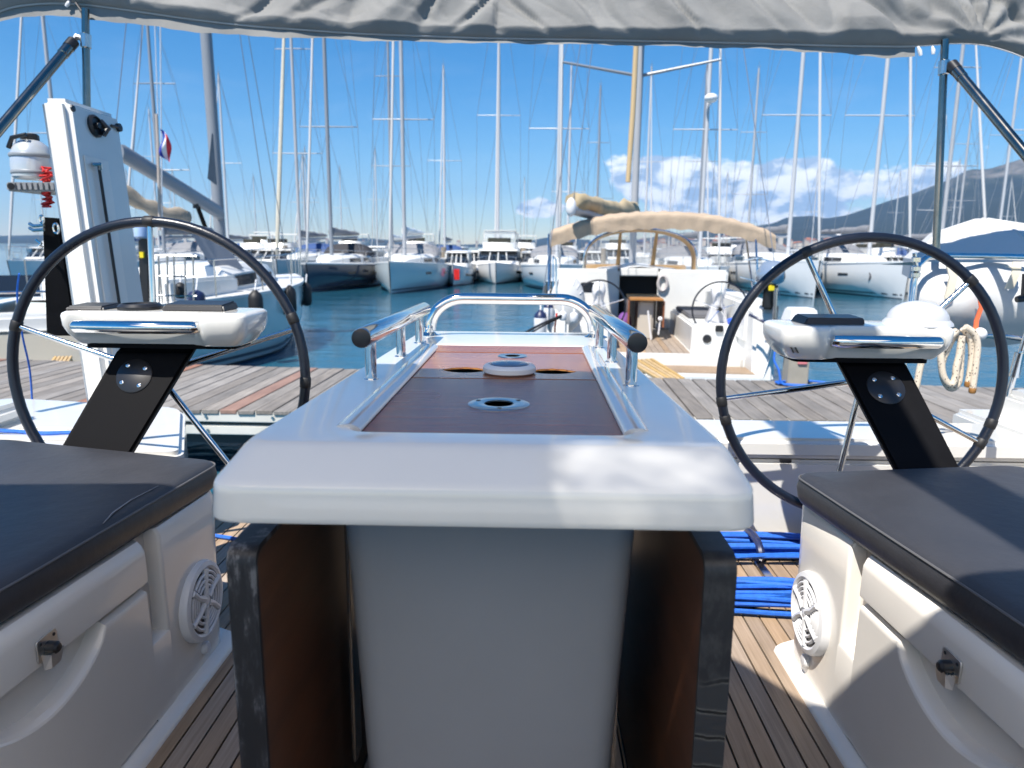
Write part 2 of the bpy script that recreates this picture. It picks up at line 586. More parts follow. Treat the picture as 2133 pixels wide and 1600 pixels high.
def special_materials():
    # bimini canvas: lit through from above
    m = bpy.data.materials.new('grey_bimini_canvas'); m.use_nodes = True
    t = m.node_tree; b = NB(t); p = t.nodes['Principled BSDF']
    p.inputs['Roughness'].default_value = 0.8
    tcn = b.n('ShaderNodeTexCoord')
    f = b.noise(tcn.outputs['Object'], 5, 4)
    b.link(b.ramp(f, [(0.3, (0.20, 0.197, 0.188)), (0.7, (0.26, 0.257, 0.246))]), p.inputs['Base Color'])
    bn = b.n('ShaderNodeBump'); bn.inputs['Strength'].default_value = 0.25; bn.inputs['Distance'].default_value = 0.01
    b.link(b.noise(tcn.outputs['Object'], 24, 5, 0.6, 0.8), bn.inputs['Height'])
    b.link(bn.outputs[0], p.inputs['Normal'])
    tr = b.n('ShaderNodeBsdfTranslucent'); tr.inputs[0].default_value = (0.30, 0.30, 0.285, 1)
    mx = b.n('ShaderNodeMixShader'); mx.inputs[0].default_value = 0.15
    b.link(p.outputs[0], mx.inputs[1]); b.link(tr.outputs[0], mx.inputs[2])
    b.link(mx.outputs[0], t.nodes['Material Output'].inputs[0])
    MATS['bimini'] = m
    m = bpy.data.materials.new('fill_light_canvas'); m.use_nodes = True  # unseen overhead canvas, its glow raised to brighten the shaded cockpit
    t = m.node_tree; b = NB(t); p = t.nodes['Principled BSDF']
    p.inputs['Base Color'].default_value = (0.74, 0.68, 0.60, 1); p.inputs['Roughness'].default_value = 0.85
    tr = b.n('ShaderNodeBsdfTranslucent'); tr.inputs[0].default_value = (0.92, 0.82, 0.71, 1)
    mx = b.n('ShaderNodeMixShader'); mx.inputs[0].default_value = 0.86
    b.link(p.outputs[0], mx.inputs[1]); b.link(tr.outputs[0], mx.inputs[2])
    b.link(mx.outputs[0], t.nodes['Material Output'].inputs[0])
    MATS['awning'] = m
    m = bpy.data.materials.new('sun_patch_pane'); m.use_nodes = True  # added pane out of view; uneven alpha shapes the sun patches
    t = m.node_tree; b = NB(t); p = t.nodes['Principled BSDF']
    p.inputs['Base Color'].default_value = (0.7, 0.68, 0.64, 1); p.inputs['Roughness'].default_value = 0.3
    tcn = b.n('ShaderNodeTexCoord')
    b.link(b.ramp(b.noise(tcn.outputs['Object'], 15, 2, 0.5), [(0.36, (0.97, 0.97, 0.97)), (0.68, (0.62, 0.62, 0.62))]), p.inputs['Alpha'])
    MATS['patch_pane'] = m
    # water
    m = bpy.data.materials.new('harbour_water'); m.use_nodes = True
    t = m.node_tree; b = NB(t); p = t.nodes['Principled BSDF']
    p.inputs['Base Color'].default_value = (0.016, 0.088, 0.140, 1)
    p.inputs['Roughness'].default_value = 0.04
    p.inputs['IOR'].default_value = 1.33
    tcn = b.n('ShaderNodeTexCoord')
    v1 = b.mapping(tcn.outputs['Object'], scale=(0.55, 1.0, 1), rot=(0, 0, 0.2))
    h = b.math('ADD', b.math('MULTIPLY', b.noise(v1, 0.9, 3, 0.5), 1.0), b.math('MULTIPLY', b.noise(v1, 5.5, 5, 0.6, 0.3), 0.30))
    bn = b.n('ShaderNodeBump'); bn.inputs['Strength'].default_value = 0.40; bn.inputs['Distance'].default_value = 0.10
    b.link(h, bn.inputs['Height']); b.link(bn.outputs[0], p.inputs['Normal'])
    MATS['water'] = m
    # cracked black paint on the table leaf edge
    m = bpy.data.materials.new('cracked_black_paint'); m.use_nodes = True
    t = m.node_tree; b = NB(t); p = t.nodes['Principled BSDF']
    tcn = b.n('ShaderNodeTexCoord')
    sp_ = b.n('ShaderNodeSeparateXYZ'); b.link(tcn.outputs['Object'], sp_.inputs[0])
    n1 = b.noise(tcn.outputs['Object'], 40, 3, 0.6)
    n2 = b.noise(tcn.outputs['Object'], 7, 2, 0.5)
    zz = b.math('ADD', b.math('MULTIPLY', sp_.outputs[2], 30.0), b.math('ADD', b.math('MULTIPLY', n1, 0.28), b.math('MULTIPLY', n2, 1.6)))
    tri = b.math('ABSOLUTE', b.math('SUBTRACT', b.math('FRACT', zz), 0.5))
    f3 = b.noise(b.mapping(tcn.outputs['Object'], scale=(60, 60, 30)), 1.0, 5, 0.7)
    line = b.ramp(tri, [(0.0, (0.008, 0.008, 0.008)), (0.045, (0.010, 0.010, 0.010)), (0.062, (0.13, 0.125, 0.11)), (0.095, (0.05, 0.05, 0.048)), (0.15, (0.030, 0.031, 0.033))])
    base = b.ramp(f3, [(0.45, (0.018, 0.018, 0.02)), (0.72, (0.05, 0.05, 0.05))])
    gate = b.math('MULTIPLY', b.math('SUBTRACT', b.noise(tcn.outputs['Object'], 5, 1, 0.4), 0.36, clamp=True), 14.0, clamp=True)
    b.link(b.mix(gate, base, line), p.inputs['Base Color'])
    p.inputs['Roughness'].default_value = 0.45
    MATS['crack'] = m
    m = bpy.data.materials.new('worn_black_paint'); m.use_nodes = True
    t = m.node_tree; b = NB(t); p = t.nodes['Principled BSDF']
    tcn = b.n('ShaderNodeTexCoord')
    f = b.noise(b.mapping(tcn.outputs['Object'], scale=(60, 60, 14)), 1.0, 6, 0.7)
    b.link(b.ramp(f, [(0.48, (0.010, 0.010, 0.012)), (0.56, (0.026, 0.026, 0.030)), (0.62, (0.12, 0.12, 0.125))]), p.inputs['Base Color'])
    p.inputs['Roughness'].default_value = 0.5
    MATS['worn'] = m
    # hanging rope: cream with dark flecks
    m = bpy.data.materials.new('flecked_rope'); m.use_nodes = True
    t = m.node_tree; b = NB(t); p = t.nodes['Principled BSDF']
    tcn = b.n('ShaderNodeTexCoord')
    f = b.noise(b.mapping(tcn.outputs['Object'], scale=(1, 1, 0.7)), 170, 0, 0.4)
    b.link(b.ramp(f, [(0.0, (0.05, 0.04, 0.03)), (0.27, (0.07, 0.06, 0.05)), (0.31, (0.62, 0.53, 0.42)), (1.0, (0.70, 0.62, 0.50))]), p.inputs['Base Color'])
    p.inputs['Roughness'].default_value = 0.8
    MATS['rope'] = m
    # hills
    m = bpy.data.materials.new('scrub_hillside'); m.use_nodes = True
    t = m.node_tree; b = NB(t); p = t.nodes['Principled BSDF']
    tcn = b.n('ShaderNodeTexCoord')
    f = b.noise(tcn.outputs['Object'], 0.0045, 9, 0.74)
    sepz = b.n('ShaderNodeSeparateXYZ'); b.link(tcn.outputs['Object'], sepz.inputs[0])
    hz = b.math('MULTIPLY', b.math('SUBTRACT', sepz.outputs[2], 330.0), 0.0013)
    ff = b.math('ADD', f, hz)
    b.link(b.ramp(ff, [(0.38, (0.012, 0.020, 0.014)), (0.48, (0.034, 0.042, 0.028)), (0.56, (0.10, 0.092, 0.075)), (0.66, (0.19, 0.175, 0.15)), (0.82, (0.36, 0.33, 0.30))]), p.inputs['Base Color'])
    p.inputs['Roughness'].default_value = 0.95
    MATS['hill'] = m
    # clear vinyl sprayhood window
    m = bpy.data.materials.new('clear_vinyl'); m.use_nodes = True
    t = m.node_tree; b = NB(t); p = t.nodes['Principled BSDF']
    p.inputs['Base Color'].default_value = (0.75, 0.78, 0.80, 1)
    p.inputs['Roughness'].default_value = 0.12
    p.inputs['Alpha'].default_value = 0.30
    MATS['vinyl_window'] = m


special_materials()
BIMINI, WATER, CRACK, ROPE, HILL, VINYLWIN = (MATS[k] for k in ('bimini', 'water', 'crack', 'rope', 'hill', 'vinyl_window'))

WZ = -1.0          # water level
TCX = -0.0465      # centre line of our own cockpit

# ================================================================== SETTING
mb = MB()
mb.quad((-9000, -300, WZ), (9000, -300, WZ), (9000, 9000, WZ), (-9000, 9000, WZ))
mb.build('water', WATER, kind='structure')


# ---- hills: measured skyline, turned into terrain some kilometres off
SKYL = [(-1600, 470), (-800, 500), (-300, 488), (0, 492), (200, 487), (330, 497), (480, 508), (600, 505), (700, 503), (760, 496), (820, 501), (880, 508), (960, 510),
        (1010, 508), (1060, 506), (1100, 503), (1130, 497), (1165, 492), (1210, 500), (1290, 503), (1360, 495), (1430, 486), (1500, 480), (1560, 476), (1610, 468), (1640, 456),
        (1690, 453), (1720, 458), (1760, 452), (1800, 440), (1850, 424), (1900, 410), (1950, 392), (1985, 380), (2020, 362), (2060, 360),
        (2110, 345), (2150, 335), (2300, 320), (2600, 335), (3000, 380), (4200, 440)]


def skyline():
    out = []
    for px, py in SKYL:
        d = ray(px, py)
        out.append((math.atan2(d.x, d.y), d.z / math.hypot(d.x, d.y)))
    return out


SK = skyline()


def sk_at(a):
    if a <= SK[0][0]:
        return SK[0][1]
    for (a0, e0), (a1, e1) in zip(SK, SK[1:]):
        if a0 <= a <= a1:
            t = (a - a0) / (a1 - a0)
            return e0 + (e1 - e0) * t
    return SK[-1][1]


def hills():
    na, nd = 380, 30
    a0, a1 = SK[0][0], SK[-1][0]

    def fn(u, v):
        a = a0 + (a1 - a0) * u
        right = max(0.0, min(1.0, (a - 0.02) / 0.30))
        shore = 2300 + 900 * (1 - right)
        ridge = 3900 + 1500 * (1 - right)
        if v < 0.7001:
            t = v / 0.7
            d = shore + (ridge - shore) * t
            prof = t ** 1.25
        else:
            t = (v - 0.7) / 0.3
            d = ridge + 1200 * t
            prof = 1 - 0.7 * t
        hmax = max(0.0, sk_at(a)) * 1.06 * ridge + 1.9
        x, y = d * math.sin(a), d * math.cos(a)
        nz = noise.fractal(Vector((x * 0.0016, y * 0.0016, 3.1)), 1.0, 2.0, 6)
        amp = hmax * 0.30 * min(1.0, 4 * t * (1 - t) + 0.10) if v < 0.7001 else hmax * 0.04
        z = WZ - 1 + hmax * prof + nz * amp * prof
        z += noise.noise(Vector((x * 0.012, y * 0.012, 0.5))) * hmax * 0.012
        if v == 0:
            z = WZ - 3
        return Vector((x, y, z))
    m = MB()
    m.grid(fn, na, nd)
    m.build('hills', HILL, kind='structure', angle=180)


hills()


def far_town():
    m = MB()
    rnd = random.Random(3)
    for i in range(190):
        a = rnd.uniform(0.14, 0.60) if i < 150 else rnd.uniform(-0.5, 0.1)
        right = max(0.0, min(1.0, (a - 0.02) / 0.30))
        d = (2300 + 900 * (1 - right)) * rnd.uniform(0.985, 1.06)
        x, y = d * math.sin(a), d * math.cos(a)
        wd, hh = rnd.uniform(8, 20), rnd.uniform(7, 18)
        z0 = WZ + rnd.uniform(0, 30)
        m.box(x, x + wd, y, y + wd, z0 - 12, z0 + hh)
    o = m.build('shore_town', mat('rendered_walls', (0.55, 0.47, 0.38), 0.9, var=0.2, vscale=0.01), kind='stuff')
    o['label'] = 'distant town houses along the foot of the hills'
    o['category'] = 'houses'
    rnd = random.Random(3)
    m = MB()
    for i in range(190):
        a = rnd.uniform(0.14, 0.60) if i < 150 else rnd.uniform(-0.5, 0.1)
        right = max(0.0, min(1.0, (a - 0.02) / 0.30))
        d = (2300 + 900 * (1 - right)) * rnd.uniform(0.985, 1.06)
        x, y = d * math.sin(a), d * math.cos(a)
        wd, hh = rnd.uniform(8, 20), rnd.uniform(7, 18)
        z0 = WZ + rnd.uniform(0, 30)
        z = z0 + hh
        m.prism([(-1, 0), (wd + 1, 0), (wd / 2, wd * 0.3)], lambda u, v, dd: Vector((x + u, y + dd, z + v)), -1, wd + 1)
    m.build('roofs', mat('terracotta_roofs', (0.42, 0.17, 0.09), 0.9), o, kind='stuff')


far_town()


# ---- dock
def dock():
    z = -0.40

    def near(x):
        return 5.55 - 0.012 * x

    def far(x):
        return 7.42 - 0.09 * x
    base = MB()
    xs = (-13, 13)
    base.hexa([(xs[0], near(xs[0]) + .08, z - .30), (xs[1], near(xs[1]) + .08, z - .30), (xs[1], far(xs[1]) - .06, z - .30), (xs[0], far(xs[0]) - .06, z - .30),
               (xs[0], near(xs[0]) + .08, z - .05), (xs[1], near(xs[1]) + .08, z - .05), (xs[1], far(xs[1]) - .06, z - .05), (xs[0], far(xs[0]) - .06, z - .05)])
    d = base.build('dock', mat('dock_frame', (0.05, 0.05, 0.05), 0.8), kind='structure')
    # two pale edge beams
    for z0, z1, dy in ((z - .105, z - .012, 0.0), (z - .215, z - .135, 0.015)):
        m = MB()
        m.hexa([(xs[0], near(xs[0]) + dy, z0), (xs[1], near(xs[1]) + dy, z0), (xs[1], near(xs[1]) + .09 + dy, z0), (xs[0], near(xs[0]) + .09 + dy, z0),
                (xs[0], near(xs[0]) + dy, z1), (xs[1], near(xs[1]) + dy, z1), (xs[1], near(xs[1]) + .09 + dy, z1), (xs[0], near(xs[0]) + .09 + dy, z1)], 0.008)
        m.build('edge_beam', ALU, d)
    m = MB()
    for z0, dy in ((z - .058, -.004), (z - .175, .011)):
        for k in range(-22, 23):
            x = k * 0.55 + 0.13
            m.lathe((x, near(x) + dy, z0), [(0.012, 0), (0.012, 0.006)], (0, -1, 0), 8)
    o = m.build('beam_bolts', CHROME2, d)
    o['kind'] = 'stuff'
    rnd = random.Random(11)
    pitch = 0.148
    x = -10.2
    k = 0
    reds = {27, 43, 52, 60, 90}
    while x < 10.2:
        m = MB()
        wdt = pitch - 0.012
        dz = rnd.uniform(-0.003, 0.003)
        sk = 0.030
        n0, f0 = near(x) - 0.01 + rnd.uniform(-.006, .006), far(x)
        def pt(xx, yy, zz):
            return Vector((xx + (yy - 5.5) * sk, yy, zz))
        m.hexa([pt(x, n0, z - .035), pt(x + wdt, n0, z - .035), pt(x + wdt, f0, z - .035), pt(x, f0, z - .035),
                pt(x, n0, z + dz), pt(x + wdt, n0, z + dz), pt(x + wdt, f0, z + dz), pt(x, f0, z + dz)], 0.004, 1)
        m.build('plank', DOCKR if k in reds else DOCKW, d)
        x += pitch
        k += 1


dock()

# ---- our own hull below the deck and the cockpit deck with its teak planks
m = MB()
hp = [(-1.95, -2.2), (1.85, -2.2), (1.80, 2.60), (1.62, 2.60), (1.58, 2.43), (0.44, 2.43), (0.44, 2.36), (-1.20, 2.36), (-1.34, 2.62), (-1.88, 2.62)]
m.prism(hp, lambda u, v, d: Vector((u, v, d)), WZ - .4, -0.03)
hull = m.build('yacht_hull', GEL)
tag(hull, 'white moulded hull of the yacht the camera stands on, below the teak deck', 'hull')

m = MB()
m.box(-1.80, 1.72, -1.5, 2.33, -0.028, -0.006)
deck = m.build('cockpit_deck', SEAL, kind='structure')
pw = 0.0415
pm = None
x = -1.60
while x < 1.50:
    y1 = 2.325 if x < 0.40 else 2.19
    m = MB()
    m.box(x, x + pw - 0.0045, 0.25, y1, -0.012, 0.0)
    m.build('plank', TEAK, deck)
    x += pw

# ---- raised quarter decks left and right (coamings) and the stern locker
m = MB()
m.box(1.60, 2.05, 0.6, 2.66, -0.02, 0.338, 0.02, 3)
m.box(1.72, 2.04, 0.605, 2.60, 0.30, 0.43, 0.03, 3)
o = m.build('stern_coaming', GEL)
tag(o, 'white moulded quarter deck behind the wheel beside the hanging rope', 'coaming')

lk = thing('stern_locker', 'long white stern locker with a hinged lid behind the coiled blue rope', 'locker', (1.0, 2.2, 0))
m = MB()
m.box(0.43, 1.598, 2.19, 2.44, -0.02, 0.262, 0.012, 3)
m.build('locker_body', GEL, lk)
m = MB()
m.box(0.43, 1.598, 2.18, 2.442, 0.268, 0.335, 0.016, 3)
m.build('lid', GEL, lk)
for xx in (0.80, 1.17):
    m = MB()
    m.box(xx, xx + 0.035, 2.174, 2.186, 0.258, 0.272, 0.002)
    m.build('hinge', BLACKP, lk)

m = MB()
poly = round_poly([(-2.15, 1.5), (-1.50, 1.5), (-1.46, 2.00), (-1.04, 2.05), (-1.33, 2.66), (-2.15, 2.80)], [.02, .05, .05, .06, .10, .1])
m.prism(poly, lambda u, v, d: Vector((u, v, d)), -0.02, 0.30, 0.04)
m.box(-2.2, -1.78, 1.9, 2.45, 0.298, 0.37, 0.025, 3)
for yy in (2.02, 2.16, 2.30):
    m.box(-1.74, -1.34, yy, yy + .05, 0.299, 0.306, 0.003)
o = m.build('side_coaming', GEL)
tag(o, 'white moulded quarter deck with grip ribs beside the leaning column', 'coaming')
m = MB()
p0 = PX(378, 935, -1.03)
m.box(-1.17, -1.105, 2.20, 2.26, 0.10, 0.17, 0.004)
m.build('latch_plate', CHROME2, o)


# ================================================================== TABLE
def ring(xl0, xr0, xl1, xr1, y0, y1, z, r=0.05, n=6):
    return [Vector((p.x, p.y, z)) for p in round_poly([(xl0, y0), (xr0, y0), (xr1, y1), (xl1, y1)], r, n)]


table = thing('cockpit_table', 'white cockpit table with mahogany lids, steel rails and folded side leaves', 'table', (TCX, 1.1, 0))
m = MB()
rings = [
    ring(-.190, .111, -.188, .113, .752, 1.448, .655, .02),
    ring(-.196, .117, -.194, .119, .747, 1.455, .719, .026),
    ring(-.1985, .1195, -.1965, .1215, .744, 1.458, .7215, .028),
    ring(-.203, .124, -.201, .126, .740, 1.462, .722, .030),
    ring(-.286, .199, -.250, .160, .704, 1.682, .722, .030),
    ring(-.290, .203, -.254, .164, .696, 1.688, .7216, .030),
    ring(-.2925, .206, -.2562, .1667, .690, 1.692, .7198, .030),
    ring(-.2945, .208, -.258, .1685, .683, 1.6945, .7172, .030),
    ring(-.3030, .216, -.265, .1755, .6415, 1.703, .7008, .034),
    ring(-.3045, .2175, -.266, .1767, .6355, 1.7042, .6984, .035),
    ring(-.3058, .2188, -.267, .1778, .6328, 1.7052, .6962, .036),
    ring(-.3066, .2196, -.2676, .1784, .6316, 1.7058, .6930, .036),
    ring(-.3070, .2200, -.2680, .1788, .6312, 1.7062, .6880, .036),
    ring(-.3090, .2220, -.2692, .1800, .6304, 1.7074, .6670, .036),
    ring(-.3090, .2220, -.2692, .1800, .6305, 1.7074, .6630, .036),
    ring(-.3080, .2210, -.2684, .1790, .6316, 1.7064, .6606, .036),
    ring(-.3055, .2185, -.2660, .1765, .6345, 1.7040, .6596, .036),
    ring(-.296, .209, -.257, .168, .646, 1.695, .6594, .036),
    ring(-.16, .09, -.16, .09, .82, 1.50, .657, .05),
]
m.loft(rings, False, False)
m.build('table_top', GEL, table, angle=24)

m = MB()
m.loft([
    [Vector((p.x, p.y, .657)) for p in round_poly([(-.219, .772), (.133, .772), (.133, 1.49), (-.219, 1.49)], .035, 6)],
    [Vector((p.x, p.y, .10)) for p in round_poly([(-.196, .795), (.106, .795), (.106, 1.46), (-.196, 1.46)], .035, 6)],
    [Vector((p.x, p.y, .0)) for p in round_poly([(-.200, .792), (.110, .792), (.110, 1.46), (-.200, 1.46)], .035, 6)]], True, True)
m.build('pedestal', mat('grey_moulding', (0.27, 0.27, 0.275), 0.36, bump=0.03, bscale=30, var=0.06, vscale=3), table)
m = MB()
m.lathe((-.126, .776, .648), [(.010, 0), (.010, .004), (.006, .006)], (0, -1, 0), 12)
m.build('rusty_screw', mat('rusty_steel', (0.18, 0.07, 0.02), 0.7, 0.3), table)

# varnished lids
m = MB()
m.plate([(-.194, .750), (.115, .750), (.116, 1.101), (-.193, 1.101)], [[(p.x, p.y) for p in
         [Vector((-.038 + .021 * math.cos(a * math.pi / 8), .918 + .021 * math.sin(a * math.pi / 8))) for a in range(16)]]], .700, .7155)
m.build('front_lid', MAHOG2, table)


def lens(cx, cy, a, bb, n=9, wob=0.0015):
    pts = []
    for k in range(n):
        t = -1 + 2 * k / (n - 1)
        pts.append((cx + a * t, cy - bb * (1 - t * t) + wob * math.sin(k * 5.1)))
    for k in range(1, n - 1):
        t = 1 - 2 * k / (n - 1)
        pts.append((cx + a * t, cy + bb * (1 - t * t) + wob * math.sin(k * 3.3 + 1)))
    return pts


m = MB()
m.plate([(-.193, 1.110), (.116, 1.110), (.117, 1.385), (-.193, 1.385)],
        [lens(-.107, 1.185, .040, .028), lens(.042, 1.182, .040, .027)], .7122, .7150)
m.build('rear_lid', MAHOG, table)
m = MB()
m.hexa([(-.193, 1.388, .700), (.117, 1.388, .700), (.118, 1.452, .700), (-.192, 1.452, .700),
        (-.193, 1.388, .7155), (.117, 1.388, .7155), (.118, 1.452, .7205), (-.192, 1.452, .7205)], .002)
m.build('rear_strip', MAHOG, table)
# raw plywood lips round the finger holes
for cx, cy, a, bb in ((-.107, 1.185, .040, .028), (.042, 1.182, .040, .027)):
    m = MB()
    pts = lens(cx, cy, a * .985, bb * .96, 11)
    m.loft([[Vector((p[0], p[1], .7145)) for p in pts], [Vector((p[0], p[1], .7124)) for p in pts]], False, False)
    m.build('hole_edge', ORANGEW, table)
m = MB()
m.box(-.188, .110, .76, 1.44, .660, .664)
m.build('locker_bottom', BLACKP, table)
# steel inner trims
for x0, x1 in ((-.1965, -.1945), (.1175, .1195)):
    m = MB()
    sg_ = -1 if x0 < 0 else 1
    def tp(xc, y):
        return [Vector((xc + .016 * math.cos(a), y, .7165 + .0085 * math.sin(a))) for a in [math.pi * k / 10 for k in range(11)]]
    m.loft([tp(x0 + sg_ * .005, .764), tp(x0 * .5 + x1 * .5 + sg_ * .005, 1.1), tp(x1 + sg_ * .005, 1.440)], True, True)
    m.build('rounded_trim', mat('glossy_grey_gelcoat', (0.50, 0.505, 0.51), 0.10, coat=.8), table)
# umbrella socket ring
m = MB()
m.lathe((-.038, .918, .7155), [(.0195, .0), (.0195, .0015), (.026, .0022), (.037, .0020), (.041, .0008), (.041, .0)], n=32)
sk = m.build('socket_ring', CHROME2, table)
m = MB()
m.lathe((-.038, .918, .690), [(.020, 0), (.020, .0258), (.0188, .0258), (.0188, .004)], n=24)
m.build('socket', BLACKP, sk)
for k in range(3):
    a = 0.6 + k * 2.09
    m = MB()
    m.lathe((-.038 + .031 * math.cos(a), .918 + .031 * math.sin(a), .7172), [(.0035, 0), (.003, .001)], n=8)
    m.build('screw', BLACKP, sk)
m = MB()
m.lathe((-.030, 1.345, .715), [(.014, 0), (.014, .001), (.027, .0018), (.029, 0)], n=28)
m.build('rear_socket_ring', CHROME2, table)
# low white lamp dish on the lid
lamp = None
m = MB()
m.lathe((-.031, 1.163, .7152), [(.040, 0), (.0440, .003), (.0440, .010), (.041, .0135), (.034, .0150), (.033, .013)], n=36)
lamp = m.build('deck_lamp', WHITEP, table)
m = MB()
m.lathe((-.031, 1.163, .7280), [(.033, 0), (.030, .0035), (.018, .0055), (.001, .006)], n=32)
m.build('lens', mat('blue_grey_lens', (0.10, 0.13, 0.19), 0.08, spec=0.8), lamp)


def grab_rail(xa, ya, xb, yb, posts):
    m = MB()
    z = .787
    m.tube([(xa, ya, z + .004), (xa, ya + .004, z + .004), (xb, yb - .004, z), (xb, yb, z)], [.0135, .0148, .0148, .0130], 20)
    g = m.build('grab_rail', CHROME, table)
    for (px_, py_) in posts:
        m = MB()
        m.tube([(px_, py_, .7205), (px_, py_, z - .004)], .0085, 14)
        m.lathe((px_, py_, .7205), [(.0125, 0), (.012, .002), (.009, .003)], n=14)
        m.build('post', CHROME, g)
    m = MB()
    m.lathe((xa, ya - .0005, z + .004), [(.0138, 0), (.0138, .0025), (.011, .004), (.001, .0042)], (0, -1, 0), 20)
    m.build('end_cap', BLACKP, g)


grab_rail(-.2375, 1.00, -.226, 1.535, [(-.2375, 1.055), (-.233, 1.285), (-.2275, 1.47)])
grab_rail(.1515, .985, .142, 1.52, [(.1515, 1.030), (.148, 1.25), (.143, 1.43)])

# arched rail at the far end
ax0, ax1, ay = -.222, .146, 1.60
zt, rad = .806, .075
pts = [Vector((ax0 - .006, ay, .722)), Vector((ax0 - .004, ay, .738))]
for k in range(10):
    a = math.pi - k / 9 * math.pi / 2
    pts.append(Vector((ax0 + rad + rad * math.cos(a), ay, zt - rad * .9 + rad * .9 * math.sin(a))))
for k in range(10):
    a = math.pi / 2 - k / 9 * math.pi / 2
    pts.append(Vector((ax1 - rad + rad * math.cos(a), ay, zt - rad * .9 + rad * .9 * math.sin(a))))
pts += [Vector((ax1 + .004, ay, .738)), Vector((ax1 + .006, ay, .722))]
m = MB()
m.tube(pts, .0128, 20)
ar = m.build('arch_rail', CHROME, table)
for xx in (ax0 - .006, ax1 + .006):
    m = MB()
    m.lathe((xx, ay, .7215), [(.026, 0), (.026, .002), (.020, .004), (.016, .008), (.0135, .009)], n=24)
    m.build('flange', CHROME, ar)


# hanging leaves
def leaf(xo, xi, y0=.672):
    s = 1 if xo > xi else -1
    poly = round_poly([(y0, .04), (1.50, .04), (1.50, .612), (y0, .612)], [.02, .03, .03, .016], 8)
    m = MB()
    m.prism(poly, lambda u, v, d: Vector((d, u, v)), xi + s * .002, xo - s * .003, .0015)
    lf = m.build('table_leaf', LEAFW, table)
    # painted edge band, a closed strip all round
    m = MB()
    outer = round_poly([(y0 - .006, .034), (1.506, .034), (1.506, .618), (y0 - .006, .618)], [.02, .03, .03, .020], 8)
    prof = []
    n = len(outer)
    inner = poly
    m.loft([[Vector((xi, p.x, p.y)) for p in inner], [Vector((xi, p.x, p.y)) for p in outer],
            [Vector((xo, p.x, p.y)) for p in outer], [Vector((xo, p.x, p.y)) for p in inner]], False, False)
    m.build('edge_band', CRACK if s > 0 else MATS['worn'], lf)
    return lf


leaf(-.3035, -.2735)
leaf(.2115, .1795)
# folding stays between leaf and pedestal
for xa, xb in ((-.268, -.225), (.174, .138)):
    m = MB()
    m.box(min(xa, xb), min(xa, xb) + .006, .98, 1.02, .12, .60, .002)
    m.build('leaf_stay', CHROME2, table)


# ================================================================== BENCHES
def bx(s, off):
    return TCX + s * off


